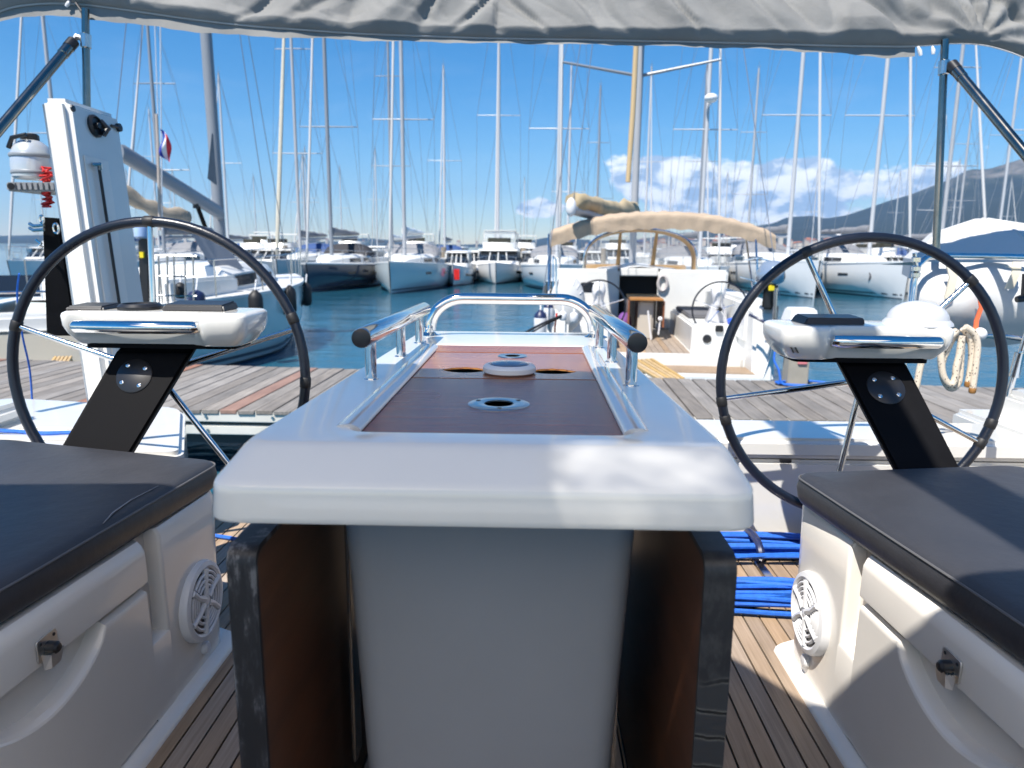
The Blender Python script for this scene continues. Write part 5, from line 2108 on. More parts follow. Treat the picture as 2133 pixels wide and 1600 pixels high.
for parent, loc in ((mb9, (-.3, 7.35, .95)), (mr_, (-.9, 9.1, 1.0))):
    m = MB()
    x_, y_, z_ = loc
    m.box(x_ - .22, x_ + .22, y_, y_ + .06, z_ - .45, z_ + .40, .02)
    o = m.build('red_panel', REDC, None)
    o.parent = parent

# --- further rows: only masts, rigging and cabin tops show
rowb = [(927, 60, 14.6, 'with a slim bare mast right of the pale blue hulled boat'), (1181, 62, 15.2, 'with its masthead just right of the long spreader tip'),
        (1450, 62, 15.2, 'with its masthead between the spreader and the radar dome mast'), (1553, 58, 14.0, 'with its masthead clear above the cloud bank'),
        (1037, 48, 17.5, 'whose mast rises over the flybridge motor yacht'), (818, 52, 18, 'whose mast leans over the pale blue hulled boat'),
        (640, 70, 9.0, 'with a short mast left of the dark blue hull'), (1935, 60, 11.0, 'with a mast beside the right bimini pole'),
        (2070, 55, 17.5, 'with a tall mast over the peaked white cover'), (1985, 66, 14.5, 'with a mast against the hillside'),
        (1340, 66, 16.0, 'with a mast close behind the nearest mast'), (1240, 64, 14.0, 'with a faint mast left of the tan furled sail'),
        (480, 60, 14, 'with a mast just right of the grey mast'), (336, 70, 13, 'with a mast behind the flag')]
for i, (px_, Y, mh, desc) in enumerate(rowb):
    sailboat('sailing_boat', 'distant white sailing boat ' + desc, (xat(px_, Y), Y - 4), L=11, B=3.5, mast_h=mh, mf=.64, far=True, detail=False, mr=.095,
             jib=WHITESAIL if i % 2 == 0 else None, hood=GREYCAN if i % 3 else BLUECAN, cover=(GREYCAN, BLUECAN, WHITE)[i % 3], stripes=False, spread=2 if i % 2 else 1,
             mastm=(MASTM, MASTW, MASTD)[i % 3] if i % 4 else MASTW)
rnd = random.Random(21)
for i, (px_, Y, lb) in enumerate(((540, 40, 'white motor cruiser in the far row close to the cream furled jib'), (1125, 38, 'white motor cruiser in the far row nearest the covered lifebuoy'),
                                   (965, 39.5, 'small white cruiser in the far row just beyond the red panel'), (480, 44, 'white motor cruiser in the far row close to the grey mast'),
                                   (735, 46, 'white motor cruiser in the second row above the dark blue hull'), (870, 47, 'white motor cruiser in the second row above the pale blue hull'),
                                   (1530, 42, 'white motor cruiser in the far row just beyond the bimini edge'), (1240, 45, 'white motor cruiser in the second row seen through the sprayhood'),
                                   (1900, 41, 'white motor cruiser in the far row close to the stern rail'), (30, 40, 'white motor cruiser in the far row beyond the black bracket'))):
    motoryacht('motor_yacht', lb, (xat(px_, Y), Y), L=12 if i % 2 else 10, B=4.4, fly=i % 3 == 0, sc=.62, domes=1 if i == 1 else 0)
for i in range(13):
    px_ = (500, 610, 700, 770, 850, 930, 1090, 1170, 1300, 1430, 1570, 1750, 1960)[i]
    Y = 52 + (i * 7) % 9
    motoryacht('motor_yacht', 'white motor cruiser far back along the second pontoon', (xat(px_, Y), Y), L=11 + i % 3, B=4.4, fly=i % 2 == 0, sc=.70, group='motor cruisers along the second pontoon')
rowc = [775, 701, 627, 350, 250, 60, 1090, 1400, 1520, 1705, 1880, 2010, 2120, 520]
for i, px_ in enumerate(rowc):
    Y = 98 + rnd.uniform(-8, 22)
    sailboat('sailing_boat', 'far off white sailing boat in the last row with a thin mast', (xat(px_, Y), Y), L=10.5, B=3.4,
             mast_h=rnd.uniform(10.5, 14.5), mf=.64, far=True, detail=False, mr=.085, jib=WHITESAIL if i % 3 == 0 else None, hood=None, stripes=False, spread=1,
             cover=(GREYCAN, BLUECAN, WHITE)[i % 3], mastm=MASTW, group='sailing boats of the last row', boom=i % 2 == 0)

# far pontoons
for k, (y0, x0, x1, lb) in enumerate(((41.6, -26, 30, 'long low pontoon behind the nearest row of boats'), (70.5, -45, 60, 'long low pontoon behind the second row of boats'))):
    m = MB()
    m.box(x0, x1, y0, y0 + 2.2, WZ + .05, WZ + .55, .03)
    for i in range(12):
        xx = x0 + 2 + (x1 - x0 - 4) * i / 11
        m.tube([(xx, y0 + 1.1, WZ - 1), (xx, y0 + 1.1, WZ + 1.9)], .16, 8)
    tag(m.build('pontoon', mat('pontoon_wood', (0.26, 0.22, 0.17), 0.8, var=.15), None), lb, 'pontoon')


# ================================================================== GREY BLUE BOAT, LEFT
TH = -R(8)
teal = sailboat('sailing_boat', 'grey blue hulled sailing boat with black fenders across the dock', bow=(-5.28, 16.1), theta=TH, L=6.4, B=2.7, hullm=HULLT, fs=1.10, fb=1.28,
                mast_h=.1, mr=.02, jib=None, boom=False, hood=None, spread=0, mf=.62)
for c in list(teal.children):
    if c.name.split('.')[0] in ('mast', 'rigging'):
        for g in list(c.children):
            bpy.data.objects.remove(g)
        bpy.data.objects.remove(c)
mx, my = P(457, 470, 13.6).x, 13.6
m = MB()
m.tube([(mx, my, .0), (mx, my, 3), (mx, my - .1, 12)], [.105, .105, .09], 14)
ms = m.build('mast', MASTD, teal)
m = MB()
a, b = P(462, 446, my), P(250, 316, 10.4)
d = (b - a)
up = Vector((0, 0, 1))
rings = []
for t in (0, .03, .97, 1):
    c = a + d * t
    sz = (.115 if t in (.03, .97) else .09)
    rings.append([c + Vector((sz * .62 * math.cos(q), 0, sz * 1.15 * math.sin(q))) for q in [2 * math.pi * k / 14 for k in range(14)]])
m.loft(rings)
bm_ = m.build('boom', MASTD, teal)
m = MB()
m.tube([a + d * .30 + Vector((0, 0, -.13)), Vector((mx, my - .12, .55))], .04, 8)
m.build('kicker', BLACK, teal)
m = MB()
m.tube([a + d * .32 + Vector((0, 0, -.10)), a + d * .32 + Vector((0, 0, -.18))], .05, 8)
m.build('block', BLACKP, bm_)
m = MB()
q4 = [P(388, 470, 11.6), P(432, 474, 11.9), P(500, 560, 12.3), P(440, 556, 11.9)]
th4 = Vector((.03, .10, 0))
m.loft([q4, [p + th4 for p in q4]])
m.build('sprayhood_panel', mat('light_grey_canvas', (.26, .27, .30), .85, bump=.3, bscale=14), teal)
m = MB()
c0_, c1_ = P(262, 402, 11.5), P(392, 452, 12.4)
m.loft([[c0_.lerp(c1_, t) + Vector((0, .14 * math.cos(q), (.13 + .03 * math.sin(t * 17)) * math.sin(q) - .10 * math.sin(t * math.pi))) for q in [2 * math.pi * k / 12 for k in range(12)]] for t in [i / 14 for i in range(15)]])
m.build('folded_awning', mat('khaki_awning', (.34, .29, .23), .9, bump=.5, bscale=10, var=.2), teal, angle=80)
m = MB()
g0, g1, g2 = P(441, 278, my - .3), P(432, 372, my - .35), P(449, 385, my - .2)
t_ = Vector((0, .06, 0))
m.loft([[g0, g1, g2], [g0 + t_, g1 + t_, g2 + t_]])
m.build('luff_cover', GREYCAN, ms)
m = MB()
bowp = Vector((-5.35, 15.9, .30))
wires(m, [(Vector((mx, my - .1, 11)), bowp), (Vector((mx + 1.1, my - .2, .2)), Vector((mx + .5, my - .2, 6.5))), (Vector((mx + .5, my - .2, 6.5)), Vector((mx, my, 11.5))),
          (Vector((mx, my, 11.9)), Vector((mx - .2, 10.0, .4))), (a + d * .9, Vector((mx, my, 11.8)))], .008)
m.build('rigging', WIRE, teal)


def fender(px_, py0, py1, Y, r, label, mtl=RUBBER, capm=None, group='fenders hung along a hull'):
    a, b = P(px_, py0, Y), P(px_ + 1, py1, Y)
    t = thing('fender', label, 'fender', (a + b) / 2, group)
    m = MB()
    h = a.z - b.z
    ax = a
    m.lathe(Vector((a.x, a.y, b.z)), [(r * .35, 0), (r * .8, h * .05), (r, h * .16), (r, h * .74), (r * .85, h * .86), (r * .45, h * .95), (r * .22, h)], n=18)
    m.build('body', mtl, t)
    if capm:
        m = MB()
        m.lathe(Vector((a.x, a.y, b.z)), [(r * 1.01, h * .74), (r * .88, h * .86), (r * .48, h * .955), (r * .25, h * 1.01)], n=18)
        m.build('end_cap', capm, t)
    m = MB()
    m.tube([Vector((a.x, a.y, a.z - .02)), Vector((a.x, a.y + .08, a.z + .16))], .012, 6)
    m.build('line', MATS['white_plastic'], t)
    return t


fender(531, 604, 671, 11.25, .115, 'black fender on the flank of the grey blue hull, the largest of the three')
fender(603, 594, 655, 12.85, .11, 'black fender half hidden by the wheel rim on the grey blue hull')
fender(637, 588, 637, 14.7, .11, 'black fender hanging at the bow of the grey blue hull')
fender(375, 588, 622, 9.6, .075, 'small black ball fender at the stern of the grey blue boat')
fender(408, 604, 648, 9.9, .115, 'round navy black fender at the stern corner of the grey blue boat', NAVY)

# stern clutter of the same boat: outboard on its bracket
ob = thing('outboard_motor', 'outboard motor with a blue and white cowl hung at the stern beside the column', 'outboard motor', P(300, 560, 8.9))
c = P(298, 478, 8.9)
m = MB()
m.loft([[c + Vector((x * .09 * s, y * .14 * s, z)) for x, y in [(math.cos(2 * math.pi * k / 14), math.sin(2 * math.pi * k / 14)) for k in range(14)]] for z, s in ((-.11, .8), (-.09, 1), (.04, 1), (.10, .8), (.12, .4))])
m.build('cowl', mat('blue_white_cowl', (0.35, 0.48, 0.70), 0.3), ob)
m = MB()
m.hexa([P(293, 650, 8.9), P(312, 650, 8.9), P(312, 650, 9.05), P(293, 650, 9.05), P(288, 497, 8.9), P(310, 497, 8.9), P(310, 497, 9.05), P(288, 497, 9.05)], .02)
m.build('leg', BLACKP, ob)
m = MB()
m.box(P(292, 530, 8.88).x, P(300, 530, 8.88).x, 8.86, 8.9, P(296, 537, 8.88).z, P(296, 525, 8.88).z)
m.build('tag', YELLOW, ob)
m = MB()
for px_ in (330, 348, 362, 385, 402):
    m.tube([P(px_, 530, 9.3), P(px_ + 2, 640, 9.3)], .012, 6)
for y_ in (532, 575, 615):
    m.tube([P(325, y_, 9.3), P(410, y_ + 2, 9.3)], .012, 6)
o = m.build('stern_gate', CHROME2)
tag(o, 'steel stern gate of bars at the stern of the grey blue boat', 'gate')

# cream transom boat, far left
crm = thing('motor_boat', 'low cream motor boat showing its stern across the dock behind the wheel rim', 'motor boat', (-6.6, 8.75, WZ))
crm.rotation_euler = (0, 0, R(30))
CREAMH = mat('cream_hull', (.62, .57, .47), .25, coat=.3)
hm, dm_ = hull_meshes(5.6, 2.3, .92, .78, .95)
for nm, me_, mt_ in (('hull', hm, CREAMH), ('deck', dm_, WHITE)):
    o = put(nm, me_, mt_)
    o.parent = crm
m = MB()
m.box(-1.0, 1.0, -.35, .05, .12, .22, .03)
o = m.build('bathing_step', WHITE); o.parent = crm
m = MB()
m.box(-.95, .95, .05, .45, .75, 1.02, .05)
o = m.build('stern_seat', WHITE); o.parent = crm
for a_, b_ in ((-.98, -.75), (.75, .98)):
    m = MB()
    m.box(a_, b_, .46, 2.6, .75, 1.0, .05)
    o = m.build('coaming', WHITE); o.parent = crm
m = MB()
m.tube([(-.9, .1, 1.0), (-.9, .15, 1.3), (.9, .15, 1.3), (.9, .1, 1.0)], .016, 8)
o = m.build('stern_rail', CHROME); o.parent = crm
m = MB()
m.loft([[Vector((x * w_, y, 1.0 + z)) for x, z in ((-1, 0), (-.8, h), (.8, h), (1, 0))] for y, w_, h in ((2.4, .85, .1), (2.8, .8, .42), (3.6, .65, .30), (4.4, .35, .05))], closed=False)
o = m.build('windscreen', DARKGLASS); o.parent = crm

# flag on its staff
fl = thing('ensign', 'red white and blue ensign on a pale wooden staff above the grey boom', 'flag', P(330, 480, 11))
m = MB()
m.tube([P(326, 238, 11), P(329, 300, 11), P(333, 480, 11)], .022, 8)
m.build('staff', mat('weathered_pole', (0.42, 0.37, 0.33), .7), fl)


def flag_pt(u, v):
    p = P(331, 268, 10.98)
    return p + Vector((.02 + .13 * u + .02 * math.sin(v * 6), -.02 + .05 * math.sin(u * 5 + v * 5), -.40 * v - .10 * u))


for nm, c_, u0, u1 in (('blue_stripe', (0.02, 0.04, 0.30), 0, .34), ('white_stripe', (0.75, 0.75, 0.76), .34, .67), ('red_stripe', (0.62, 0.03, 0.05), .67, 1)):
    m = MB()
    m.grid(lambda u, v: flag_pt(u0 + (u1 - u0) * u, v), 3, 10)
    m.build(nm, mat('flag_' + nm, c_, .8), fl, recalc=False)
m = MB()
wires(m, [(P(334, 40, 11), P(338, 480, 11))], .010)
wires(m, [(P(322, 40, 11), P(329, 240, 11))], .008)
m.build('halyard', MATS['white_plastic'], fl)


# ================================================================== BOAT WITH THE BEIGE BIMINI
SX, SY = 1.92, 10.35
TB = -R(4.6)
nb = thing('sailing_boat', 'white sailing boat with beige bimini and twin wheels, stern to the dock', 'sailing boat', (SX, SY, WZ))
nb.rotation_euler = (0, 0, TB)
MW = Matrix.Translation((SX, SY, WZ)) @ Matrix.Rotation(TB, 4, 'Z')
Lb, Bb = 12.5, 3.9
par = (Lb, Bb, .84, 1.12, 1.35)


class LMB(MB):
    """mesh builder in the boat's own axes; build() keeps local coordinates"""
    def build(self, name, mat_, parent=None, **kw):
        o = MB.build(self, name, mat_, None, **kw)
        o.parent = parent if parent is not None else nb
        return o


hm, dm_ = hull_meshes(*par, deck_from=.36)
o = put('hull', hm, HULLW); o.parent = nb
o = put('deck', dm_, WHITE); o.parent = nb
m = LMB(); m.bm = strip(*par, .735, .79).bm
m.build('boot_stripe', STRIPE, recalc=False)
m = LMB()
m.box(-1.50, 1.50, .55, 4.6, -.1, .27)
m.build('sole_base', WHITE)
m = LMB()
m.box(-1.45, 1.45, -.18, .52, .02, .15, .03)
m.build('bathing_platform', WHITE)
m = LMB()
m.box(-1.36, 1.36, -.12, .50, .152, .160)
m.build('platform_teak', TEAK)
m = LMB()
m.box(-1.30, 1.30, .50, .66, .12, .325, .025)
m.build('step', WHITE)
for k in range(12):
    m = LMB()
    x_ = -.60 + k * .1
    m.box(x_, x_ + .094, .67, 4.4, .27, .286)
    m.build('sole_plank', TEAK)
for s in (1, -1):
    m = LMB()
    a, b = sorted((s * .62, s * 1.58))
    m.box(a, b, 1.15, 4.3, .2, .72, .04)
    m.build('seat', WHITE)
    m = LMB()
    a, b = sorted((s * 1.30, s * 1.72))
    m.box(a, b, .50, 4.5, .5, 1.16, .06)
    m.build('coaming', WHITE)
    m = LMB()
    a, b = sorted((s * .70, s * 1.28))
    m.box(a, b, 2.2, 4.1, .72, .79, .02)
    m.build('seat_cushion', mat('grey_cushion', (.12, .12, .13), .8))
    # quarter: full height hull wing closed off aft
    m = LMB()
    a, b = sorted((s * 1.34, s * 1.66))
    m.hexa([(a, -.02, .0), (b, .02, .0), (b, 1.3, .1), (a, 1.3, .1), (a, .16, 1.06), (b, .16, 1.06), (b, 1.3, 1.14), (a, 1.3, 1.14)], .05)
    m.build('quarter', WHITE)
    # pedestal with covered compass
    x_ = s * .98 + .10
    m = LMB()
    m.loft([[Vector((x_ + p.x * g, 1.62 + p.y * g + dy, z)) for p in round_poly([(-.17, -.13), (.17, -.13), (.17, .13), (-.17, .13)], .05, 3)] for z, g, dy in ((.28, 1.15, .1), (.75, 1.0, .06), (1.02, .62, 0))])
    m.build('wheel_pedestal', mat('grey_white_grp', (.55, .55, .57), .35))
    m = LMB()
    m.lathe((x_, 1.62, 1.0), [(.06, 0), (.085, .02), (.085, .10), (.10, .13), (.115, .22), (.10, .31), (.06, .36), (.01, .37)], n=20)
    m.build('compass_cover', WHITEP)
    c = Vector((x_, 1.40, .96))
    m = LMB()
    m.tube([c + Vector((.44 * math.cos(q), 0, .44 * math.sin(q))) for q in [2 * math.pi * k / 48 for k in range(48)]], .014, 8, closed=True)
    wh = m.build('wheel', RIMGRIP)
    for k in range(5):
        q = R(90 + 72 * k)
        m = LMB()
        m.tube([c, c + Vector((.43 * math.cos(q), 0, .43 * math.sin(q)))], .009, 6)
        m.build('spoke', CHROME, wh)
    m = LMB()
    m.tube([c + Vector((0, -.03, 0)), c + Vector((0, .2, 0))], .035, 10)
    m.build('hub', BLACKP, wh)
# bulkhead, companionway, coachroof
m = LMB()
m.box(-1.75, -.42, 4.4, 4.6, .27, 1.50, .04)
m.box(.36, 1.75, 4.4, 4.6, .27, 1.50, .04)
m.box(-.42, .36, 4.42, 4.6, 1.36, 1.52, .02)
m.build('bulkhead', WHITE)
m = LMB()
m.box(-.45, .40, 4.66, 4.70, .2, 1.45)
m.build('companionway', mat('painted_cabin_dark', (.006, .006, .008), .8))  # near-black sheet paints the darkness inside the cabin
for s in (-1,):
    m = LMB()
    m.prism(round_poly([(-1.22, 1.02), (-.92, 1.02), (-.92, 1.22), (-1.22, 1.22)], .06, 4), lambda u, v, d: Vector((u, d, v)), 4.392, 4.41)
    m.build('window', DARKGLASS)
m = LMB()
m.loft([[Vector((w_ * c, y, 1.15 + h * (1 - abs(c) ** 3))) for c in (-1, -.92, -.6, 0, .6, .92, 1)] for y, w_, h in ((4.45, 1.45, .40), (6.5, 1.35, .45), (8.6, .95, .35), (9.8, .5, .1))], closed=False)
m.build('coachroof', WHITE)
# cockpit table
m = LMB()
m.box(-.30, .30, 2.55, 3.9, .99, 1.03, .01)
ct = m.build('cockpit_table_top', ORANGEW)
for x_ in (-.33, .30):
    m = LMB()
    m.box(x_, x_ + .03, 2.6, 3.85, .50, .985, .01)
    m.build('table_flap', MAHOG)
m = LMB()
m.box(-.14, .14, 2.7, 3.7, .27, .98, .03)
m.build('table_pedestal', mat('beige_grp', (.48, .44, .38), .5))
m = LMB()
m.tube([(.10, 2.5, .30), (.02, 2.5, .82)], .018, 6)
m.ball((.24, 2.45, .68), .045, 10, 6)
m.tube([(.24, 2.45, .66), (.22, 2.45, .40)], .016, 6)
m.build('tiller_sticks', WHITEP)
m = LMB()
m.ball((-.36, 3.2, .52), (.14, .2, .22), 12, 8)
m.build('purple_bag', PURPLE)
# sprayhood with clear panels
def hood_ring(y, h, wd):
    return [Vector((wd * math.cos(a), y, 1.46 + h * max(0, math.sin(a)) ** .55)) for a in [math.pi * k / 24 for k in range(25)]]


m = LMB()
m.loft([hood_ring(4.75, .84, 1.15), hood_ring(5.25, .80, 1.13)], closed=False)
m.build('sprayhood_top', mat('tan_canvas', (.42, .27, .13), .8, bump=.3, bscale=16), recalc=False)
m = LMB()
m.loft([hood_ring(5.25, .80, 1.13), hood_ring(6.1, .02, 1.05)], closed=False)
m.build('sprayhood_window', VINYLWIN, recalc=False)
for x_ in (-.45, .32):
    m = LMB()
    m.hexa([(x_, 6.02, 1.47), (x_ + .10, 6.02, 1.47), (x_ + .10, 6.05, 1.47), (x_, 6.05, 1.47), (x_ + .02, 5.22, 2.26), (x_ + .08, 5.22, 2.26), (x_ + .08, 5.26, 2.26), (x_ + .02, 5.26, 2.26)])
    m.build('sprayhood_band', MATS['tan_canvas'])
m = LMB()
m.box(-1.12, 1.12, 6.0, 6.06, 1.40, 1.56, .02)
m.build('sprayhood_skirt', MATS['tan_canvas'])
m = LMB()
m.tube([Vector((1.17 * math.cos(a), 4.74, 1.46 + .86 * max(0, math.sin(a)) ** .55)) for a in [math.pi * k / 24 for k in range(25)]], .018, 8)
m.build('sprayhood_bow', CHROME)
# bimini
bz = lambda x: 2.52 - .34 * abs((x - .18) / 1.92) ** 2.3


def bim_pt(u, v):
    x = -1.74 + 3.84 * u
    w_ = .02 * noise.noise(Vector((x * 6, v * 6, 1))) + .008 * math.sin(x * 26 + v * 3)
    if v < .3:
        q = v / .3
        return Vector((x * (1 + .012 * (1 - q)), 2.35 - .03 * q + w_ * .6, bz(x) - .27 * (1 - q) + .012 * math.sin(x * 22) * (1 - q)))
    q = (v - .3) / .7
    return Vector((x, 2.35 + 0.95 * q, bz(x) + .05 * math.sin(q * math.pi) + w_))


m = LMB()
m.grid(bim_pt, 90, 20)
m.build('bimini', BEIGE, angle=180, recalc=False)
for s in (1, -1):
    m = LMB()
    m.tube([(s * 1.78, 2.4, 2.15), (s * 1.72, 1.6, 1.2)], .018, 8)
    m.tube([(s * 1.78, 3.2, 2.2), (s * 1.72, 2.0, 1.2)], .016, 8)
    m.build('bimini_leg', CHROME)
# rig
ymast = 7.35
m = LMB()
m.tube([(0, ymast, 1.3), (0, ymast - .05, 7), (0, ymast - .2, 17)], [.085, .085, .07], 12)
ms = m.build('mast', MASTM)
zsp = (P(1312, 160, SY + ymast).z - WZ)
for s in (1, -1):
    m = LMB()
    m.tube([(0, ymast - .05, zsp), (s * 1.78, ymast - .35, zsp + .26)], [.04, .028], 8)
    m.build('spreader', MASTD, ms)
m = LMB()
m.tube([(-.22, ymast - .9, 3.4), (-.16, ymast - .7, 5), (-.10, ymast - .35, 9), (-.05, ymast - .2, 14)], [.055, .06, .055, .04], 8)
m.build('furled_sail', mat('tan_sail', (.46, .34, .19), .85, bump=.4, bscale=14))
ae = P(1192, 437, 12.4)
iv = MW.inverted()
A_ = iv @ ae
Bm = Vector((-.02, ymast - .12, A_.z - .10))
m = LMB()
m.tube([A_, A_.lerp(Bm, .5), Bm], .085, 10)
bo2 = m.build('boom', MASTM)
m = LMB()
rings = []
for i in range(15):
    t = i / 14
    c = A_.lerp(Bm, .02 + .97 * t) + Vector((0, 0, .16 + .06 * t))
    h = .13 + .10 * t + .02 * math.sin(i * 1.9) + (.10 if i > 10 else 0)
    wv = .16 + .03 * math.sin(i * 2.3)
    rings.append([c + Vector((wv * math.cos(2 * math.pi * k / 12), 0, h * math.sin(2 * math.pi * k / 12) + .02 * math.sin(k * 3 + i))) for k in range(12)])
m.loft(rings)
m.build('sail_cover', mat('khaki_canvas', (.40, .32, .20), .9, bump=.6, bscale=9, var=.2, vscale=3), bo2, angle=80)
m = LMB()
m.ball(A_ + Vector((-.02, -.03, .04)), (.09, .07, .16), 10, 6)
m.build('boom_end', WHITEP, bo2)
m = LMB()
wires(m, [((0, ymast - .2, 16.8), (-1.75, .4, 1.2)), ((0, ymast - .2, 16.8), (1.75, .4, 1.2)), ((1.78, ymast - .35, zsp + .26), (1.75, ymast - .4, 1.3)), ((-1.78, ymast - .35, zsp + .26), (-1.75, ymast - .4, 1.3)),
          ((1.78, ymast - .35, zsp + .26), (0, ymast - .2, 13)), ((-1.78, ymast - .35, zsp + .26), (0, ymast - .2, 13)), (tuple(A_), (-.1, ymast - .2, 16.5))], .007)
m.build('rigging', WIRE)
m = LMB()
for s in (1, -1):
    m.tube([(s * 1.52, .15, 1.1), (s * 1.55, .2, 1.75), (s * 1.66, 1.6, 1.78), (s * 1.72, 2.9, 1.72)], .014, 8)
    m.tube([(s * 1.64, 1.5, 1.15), (s * 1.66, 1.6, 1.78)], .012, 6)
    m.tube([(s * 1.54, .17, 1.42), (s * 1.68, 2.9, 1.42)], .010, 6)
m.build('pushpit', CHROME)
m = LMB()
m.tube([(.45 + .09 * math.cos(q), 4.36, 1.22 + .15 * math.sin(q)) for q in [2 * math.pi * k / 16 for k in range(16)]], .035, 6, closed=True)
m.build('rope_bundle', mat('grey_rope', (.45, .42, .42), .9))
m = LMB()
m.tube([(1.24, 1.35, .80), (1.30, 1.42, .62)], .05, 8)
m.build('winch_handle', mat('blue_plastic', (.02, .09, .55), .4))
m = LMB()
m.box(.98, 1.10, 1.10, 1.16, .62, .72, .01)
m.build('socket', BLACKP)
m = LMB()
m.lathe((.86, 1.16, .50), [(.07, 0), (.07, .03), (.03, .04)], (0, -1, 0), 14)
m.build('stern_shower', BLACKP)

# round covered life-saving gear at its port rail, fenders, straps
bq = thing('covered_lifebuoy', 'big round white covered lifebuoy strapped to the stern rail left of the twin wheels', 'lifebuoy', P(1184, 690, 10.7))
c = P(1182, 632, 10.75)
m = MB()
m.ball(c, (.265, .17, .42), 24, 16)
m.build('cover', MATS['white_canvas'], bq, angle=80)
m = MB()
for k in range(7):
    q = .5 + k * .33
    m.tube([c + Vector((.265 * math.cos(q) * f, -.17 * math.sqrt(max(0, 1 - f * f)) - .004, .42 * math.sin(q) * f)) for f in (.72, .84, .95)], .006, 5)
m.build('pleat', mat('pale_seam', (.62, .62, .64), .9), bq)
fender(1126, 646, 706, 10.35, .095, 'white fender with a navy cap standing clear at the quarter of the beige bimini boat', WHITEP, NAVY)
fender(1143, 630, 672, 10.6, .075, 'smaller tilted white fender with a navy cap beside the covered lifebuoy', WHITEP, NAVY)
fender(1173, 648, 668, 10.3, .055, 'small white float under the covered lifebuoy', WHITEP)
fender(1196, 650, 672, 10.3, .06, 'small white float under the covered lifebuoy, nearer the steel arch', WHITEP)
m = MB()
m.tube([P(1160, 652, 10.2), P(1156, 680, 10.2), P(1155, 715, 10.2)], .015, 6)
tag(m.build('red_strap', REDC), 'red strap hanging below the covered lifebuoy', 'strap')
m = MB()
m.tube(smooth_path([P(1060, 716, 9.2), P(1100, 690, 9.6), P(1135, 672, 10.0), P(1175, 655, 10.3)], 4), .017, 6)
m.tube(smooth_path([P(1060, 722, 9.2), P(1100, 697, 9.6), P(1135, 677, 10.0), P(1175, 658, 10.3)], 4), .012, 6)
tag(m.build('mooring_line', RUBBER), 'dark mooring line slanting up past the white navy capped fender', 'rope')

# outboard on its starboard rail
ob2 = thing('outboard_motor', 'outboard motor with a shiny silver blue cowl on the stern rail', 'outboard motor', P(1600, 690, 10.3))
c = P(1604, 566, 10.3)
m = MB()
m.loft([[c + Vector((x * .19 * s + .03 * (z > .05), y * .26 * s, z)) for x, y in [(math.cos(2 * math.pi * k / 18), math.sin(2 * math.pi * k / 18)) for k in range(18)]] for z, s in ((-.17, .72), (-.14, .95), (-.02, 1.0), (.07, .9), (.13, .65), (.155, .3))])
m.build('cowl', mat('silver_blue_cowl', (.34, .42, .52), .12, .5), ob2, angle=70)
m = MB()
m.hexa([P(1586, 645, 10.2), P(1612, 645, 10.2), P(1612, 645, 10.5), P(1586, 645, 10.5), P(1592, 590, 10.2), P(1622, 590, 10.2), P(1622, 590, 10.5), P(1592, 590, 10.5)], .03)
m.build('mid_section', BLACKP, ob2)
m = MB()
m.tube([P(1616, 600, 10.15), P(1612, 690, 10.15)], .028, 8)
m.tube([P(1607, 690, 10.15), P(1600, 715, 10.12)], .05, 8)
m.build('shaft', CHROME2, ob2)
m = MB()
for q in (0, 2.1, 4.2):
    cc = P(1612, 705, 10.1)
    m.tube([cc, cc + Vector((.13 * math.cos(q + .5), .02, .13 * math.sin(q + .5)))], [.03, .018], 6)
m.build('propeller', BLACKP, ob2)
m = MB()
m.box(P(1600, 600, 10.12).x, P(1612, 600, 10.12).x, 10.08, 10.12, P(1600, 606, 10.12).z, P(1600, 594, 10.12).z, .01)
m.build('tag', YELLOW, ob2)
m = MB()
m.tube(smooth_path([P(1560, 655, 10.1), P(1590, 670, 10.0), P(1625, 690, 9.6), P(1650, 700, 9.2)], 4), .022, 6)
tag(m.build('mooring_line', NAVY), 'dark blue mooring line from the quarter below the silver blue outboard', 'rope')


# ================================================================== ON THE DOCK
pw_ = thing('power_pedestal', 'dock power pedestal with a white hood and grey post behind the dome topped console', 'power pedestal', P(1657, 788, 7.1))
bs = P(1657, 790, 7.05)
zb = -.40
m = MB()
m.box(bs.x - .10, bs.x + .10, 6.98, 7.16, zb, zb + .62, .01)
m.build('post', mat('grey_brown_post', (.33, .31, .26), .6, var=.1), pw_)
m = MB()
m.hexa([(bs.x - .145, 6.93, zb + .62), (bs.x + .145, 6.93, zb + .62), (bs.x + .145, 7.21, zb + .62), (bs.x - .145, 7.21, zb + .62),
        (bs.x - .115, 6.96, zb + .76), (bs.x + .115, 6.96, zb + .76), (bs.x + .115, 7.18, zb + .76), (bs.x - .115, 7.18, zb + .76)], .015)
m.build('hood', WHITEP, pw_)
for dx, dz, c_ in ((.02, .54, 'blue_plastic'), (.02, .24, None)):
    m = MB()
    m.box(bs.x + dx - .04, bs.x + dx + .05, 6.962, 6.982, zb + dz - .03, zb + dz + .03, .006)
    m.build('socket', MATS[c_] if c_ else mat('pink_plastic', (.6, .2, .22), .5), pw_)
m = MB()
pts = []
for k in range(50):
    q = k / 50 * 2 * math.pi * 2.6
    rr = .20 + .015 * k / 10 + .02 * math.sin(k)
    pts.append(Vector((bs.x + .07 + rr * 1.1 * math.cos(q), 6.95 + rr * .55 * math.sin(q), zb + .02 + .003 * (k % 5))))
pts += [P(1622, 770, 6.95), P(1612, 750, 7.0), P(1618, 725, 7.02), P(1640, 705, 7.05)]
m.tube(smooth_path(pts, 2), .0105, 7)
tag(m.build('blue_hose', BLUEROPE), 'blue water hose coiled round the foot of the dock power pedestal', 'hose')


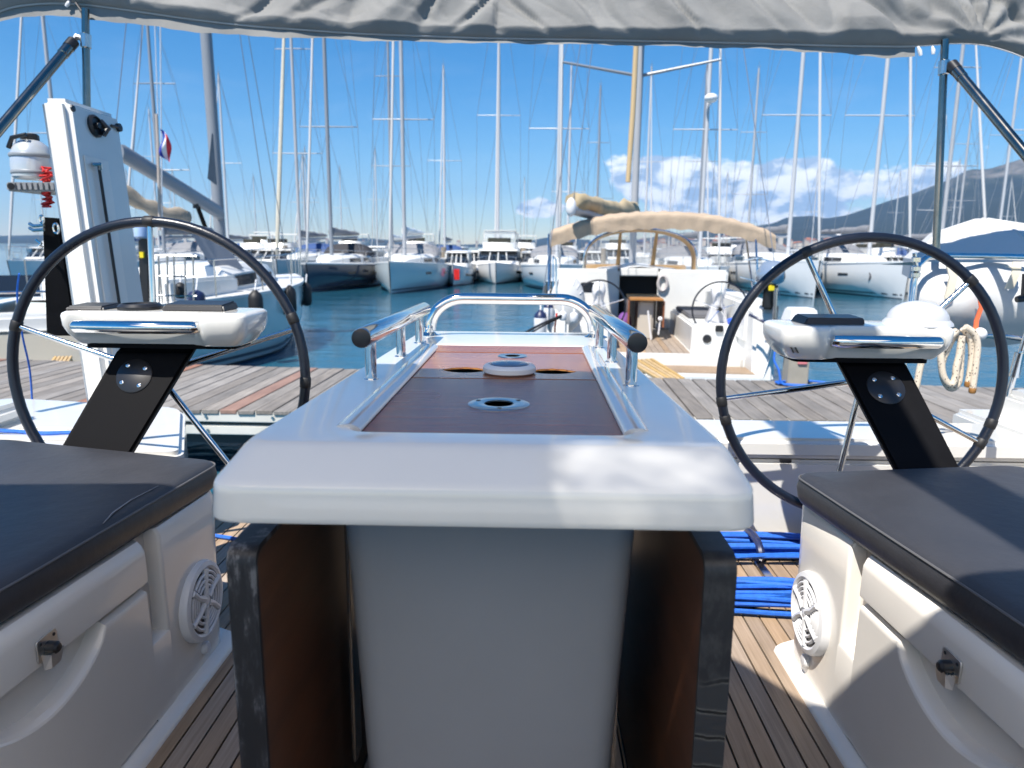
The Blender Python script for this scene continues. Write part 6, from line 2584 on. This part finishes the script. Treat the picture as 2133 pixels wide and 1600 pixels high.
def gangplank(label, nl, nr, fl_, fr, n, yn, yf):
    t = thing('gangplank', label, 'gangplank', P(*nl, yn))
    a, b, c, d = P(*nl, yn), P(*nr, yn), P(*fr, yf), P(*fl_, yf)
    th = Vector((0, 0, .035))
    for k in range(n):
        u0, u1 = k / n + .012, (k + 1) / n - .012 - .02
        m = MB()
        p = [a.lerp(b, u0), a.lerp(b, u1), d.lerp(c, u1), d.lerp(c, u0)]
        m.hexa([q - th for q in p] + p, .004, 1)
        m.build('slat', PLANKY, t)
    for v in (.08, .5, .92):
        m = MB()
        p = [a.lerp(d, v - .03), b.lerp(c, v - .03), b.lerp(c, v + .03), a.lerp(d, v + .03)]
        m.hexa([q - th * 1.9 for q in p] + [q - th * 1.02 for q in p], .003, 1)
        m.build('batten', PLANKY, t)


gangplank('yellow slatted gangplank from the beige bimini boat down to the dock', (1376, 791), (1428, 786), (1305, 750), (1362, 746), 6, 7.3, 9.9)
gangplank('short yellow slatted gangplank by the cream sterned motor boat', (92, 769), (134, 770), (112, 742), (152, 741), 5, 7.7, 8.9)
m = MB()
m.tube(smooth_path([P(40, 570, 2.9), P(36, 620, 2.95), P(47, 700, 3.0), P(62, 770, 3.1), P(68, 850, 3.1)], 5), .004, 6)
tag(m.build('blue_line', BLUEROPE), 'thin blue line hanging down behind the left wheel rim', 'rope')

# ================================================================== HAZE over the bay
HAZE_DENSITY = 8.5e-5
if HAZE_DENSITY > 0:
    m = MB()
    m.box(-9500, 9500, -400, 9500, WZ - 12, 720)
    hz = bpy.data.materials.new('sea_haze')
    hz.use_nodes = True
    t = hz.node_tree
    t.nodes.remove(t.nodes['Principled BSDF'])
    v = t.nodes.new('ShaderNodeVolumePrincipled')
    v.inputs['Color'].default_value = (0.28, 0.56, 1.0, 1)
    v.inputs['Density'].default_value = HAZE_DENSITY
    v.inputs['Anisotropy'].default_value = 0.1
    t.links.new(v.outputs[0], t.nodes['Material Output'].inputs['Volume'])
    o = m.build('haze', hz)
    o['kind'] = 'stuff'
    o['label'] = 'thin blue haze lying over the bay'
    o['category'] = 'haze'
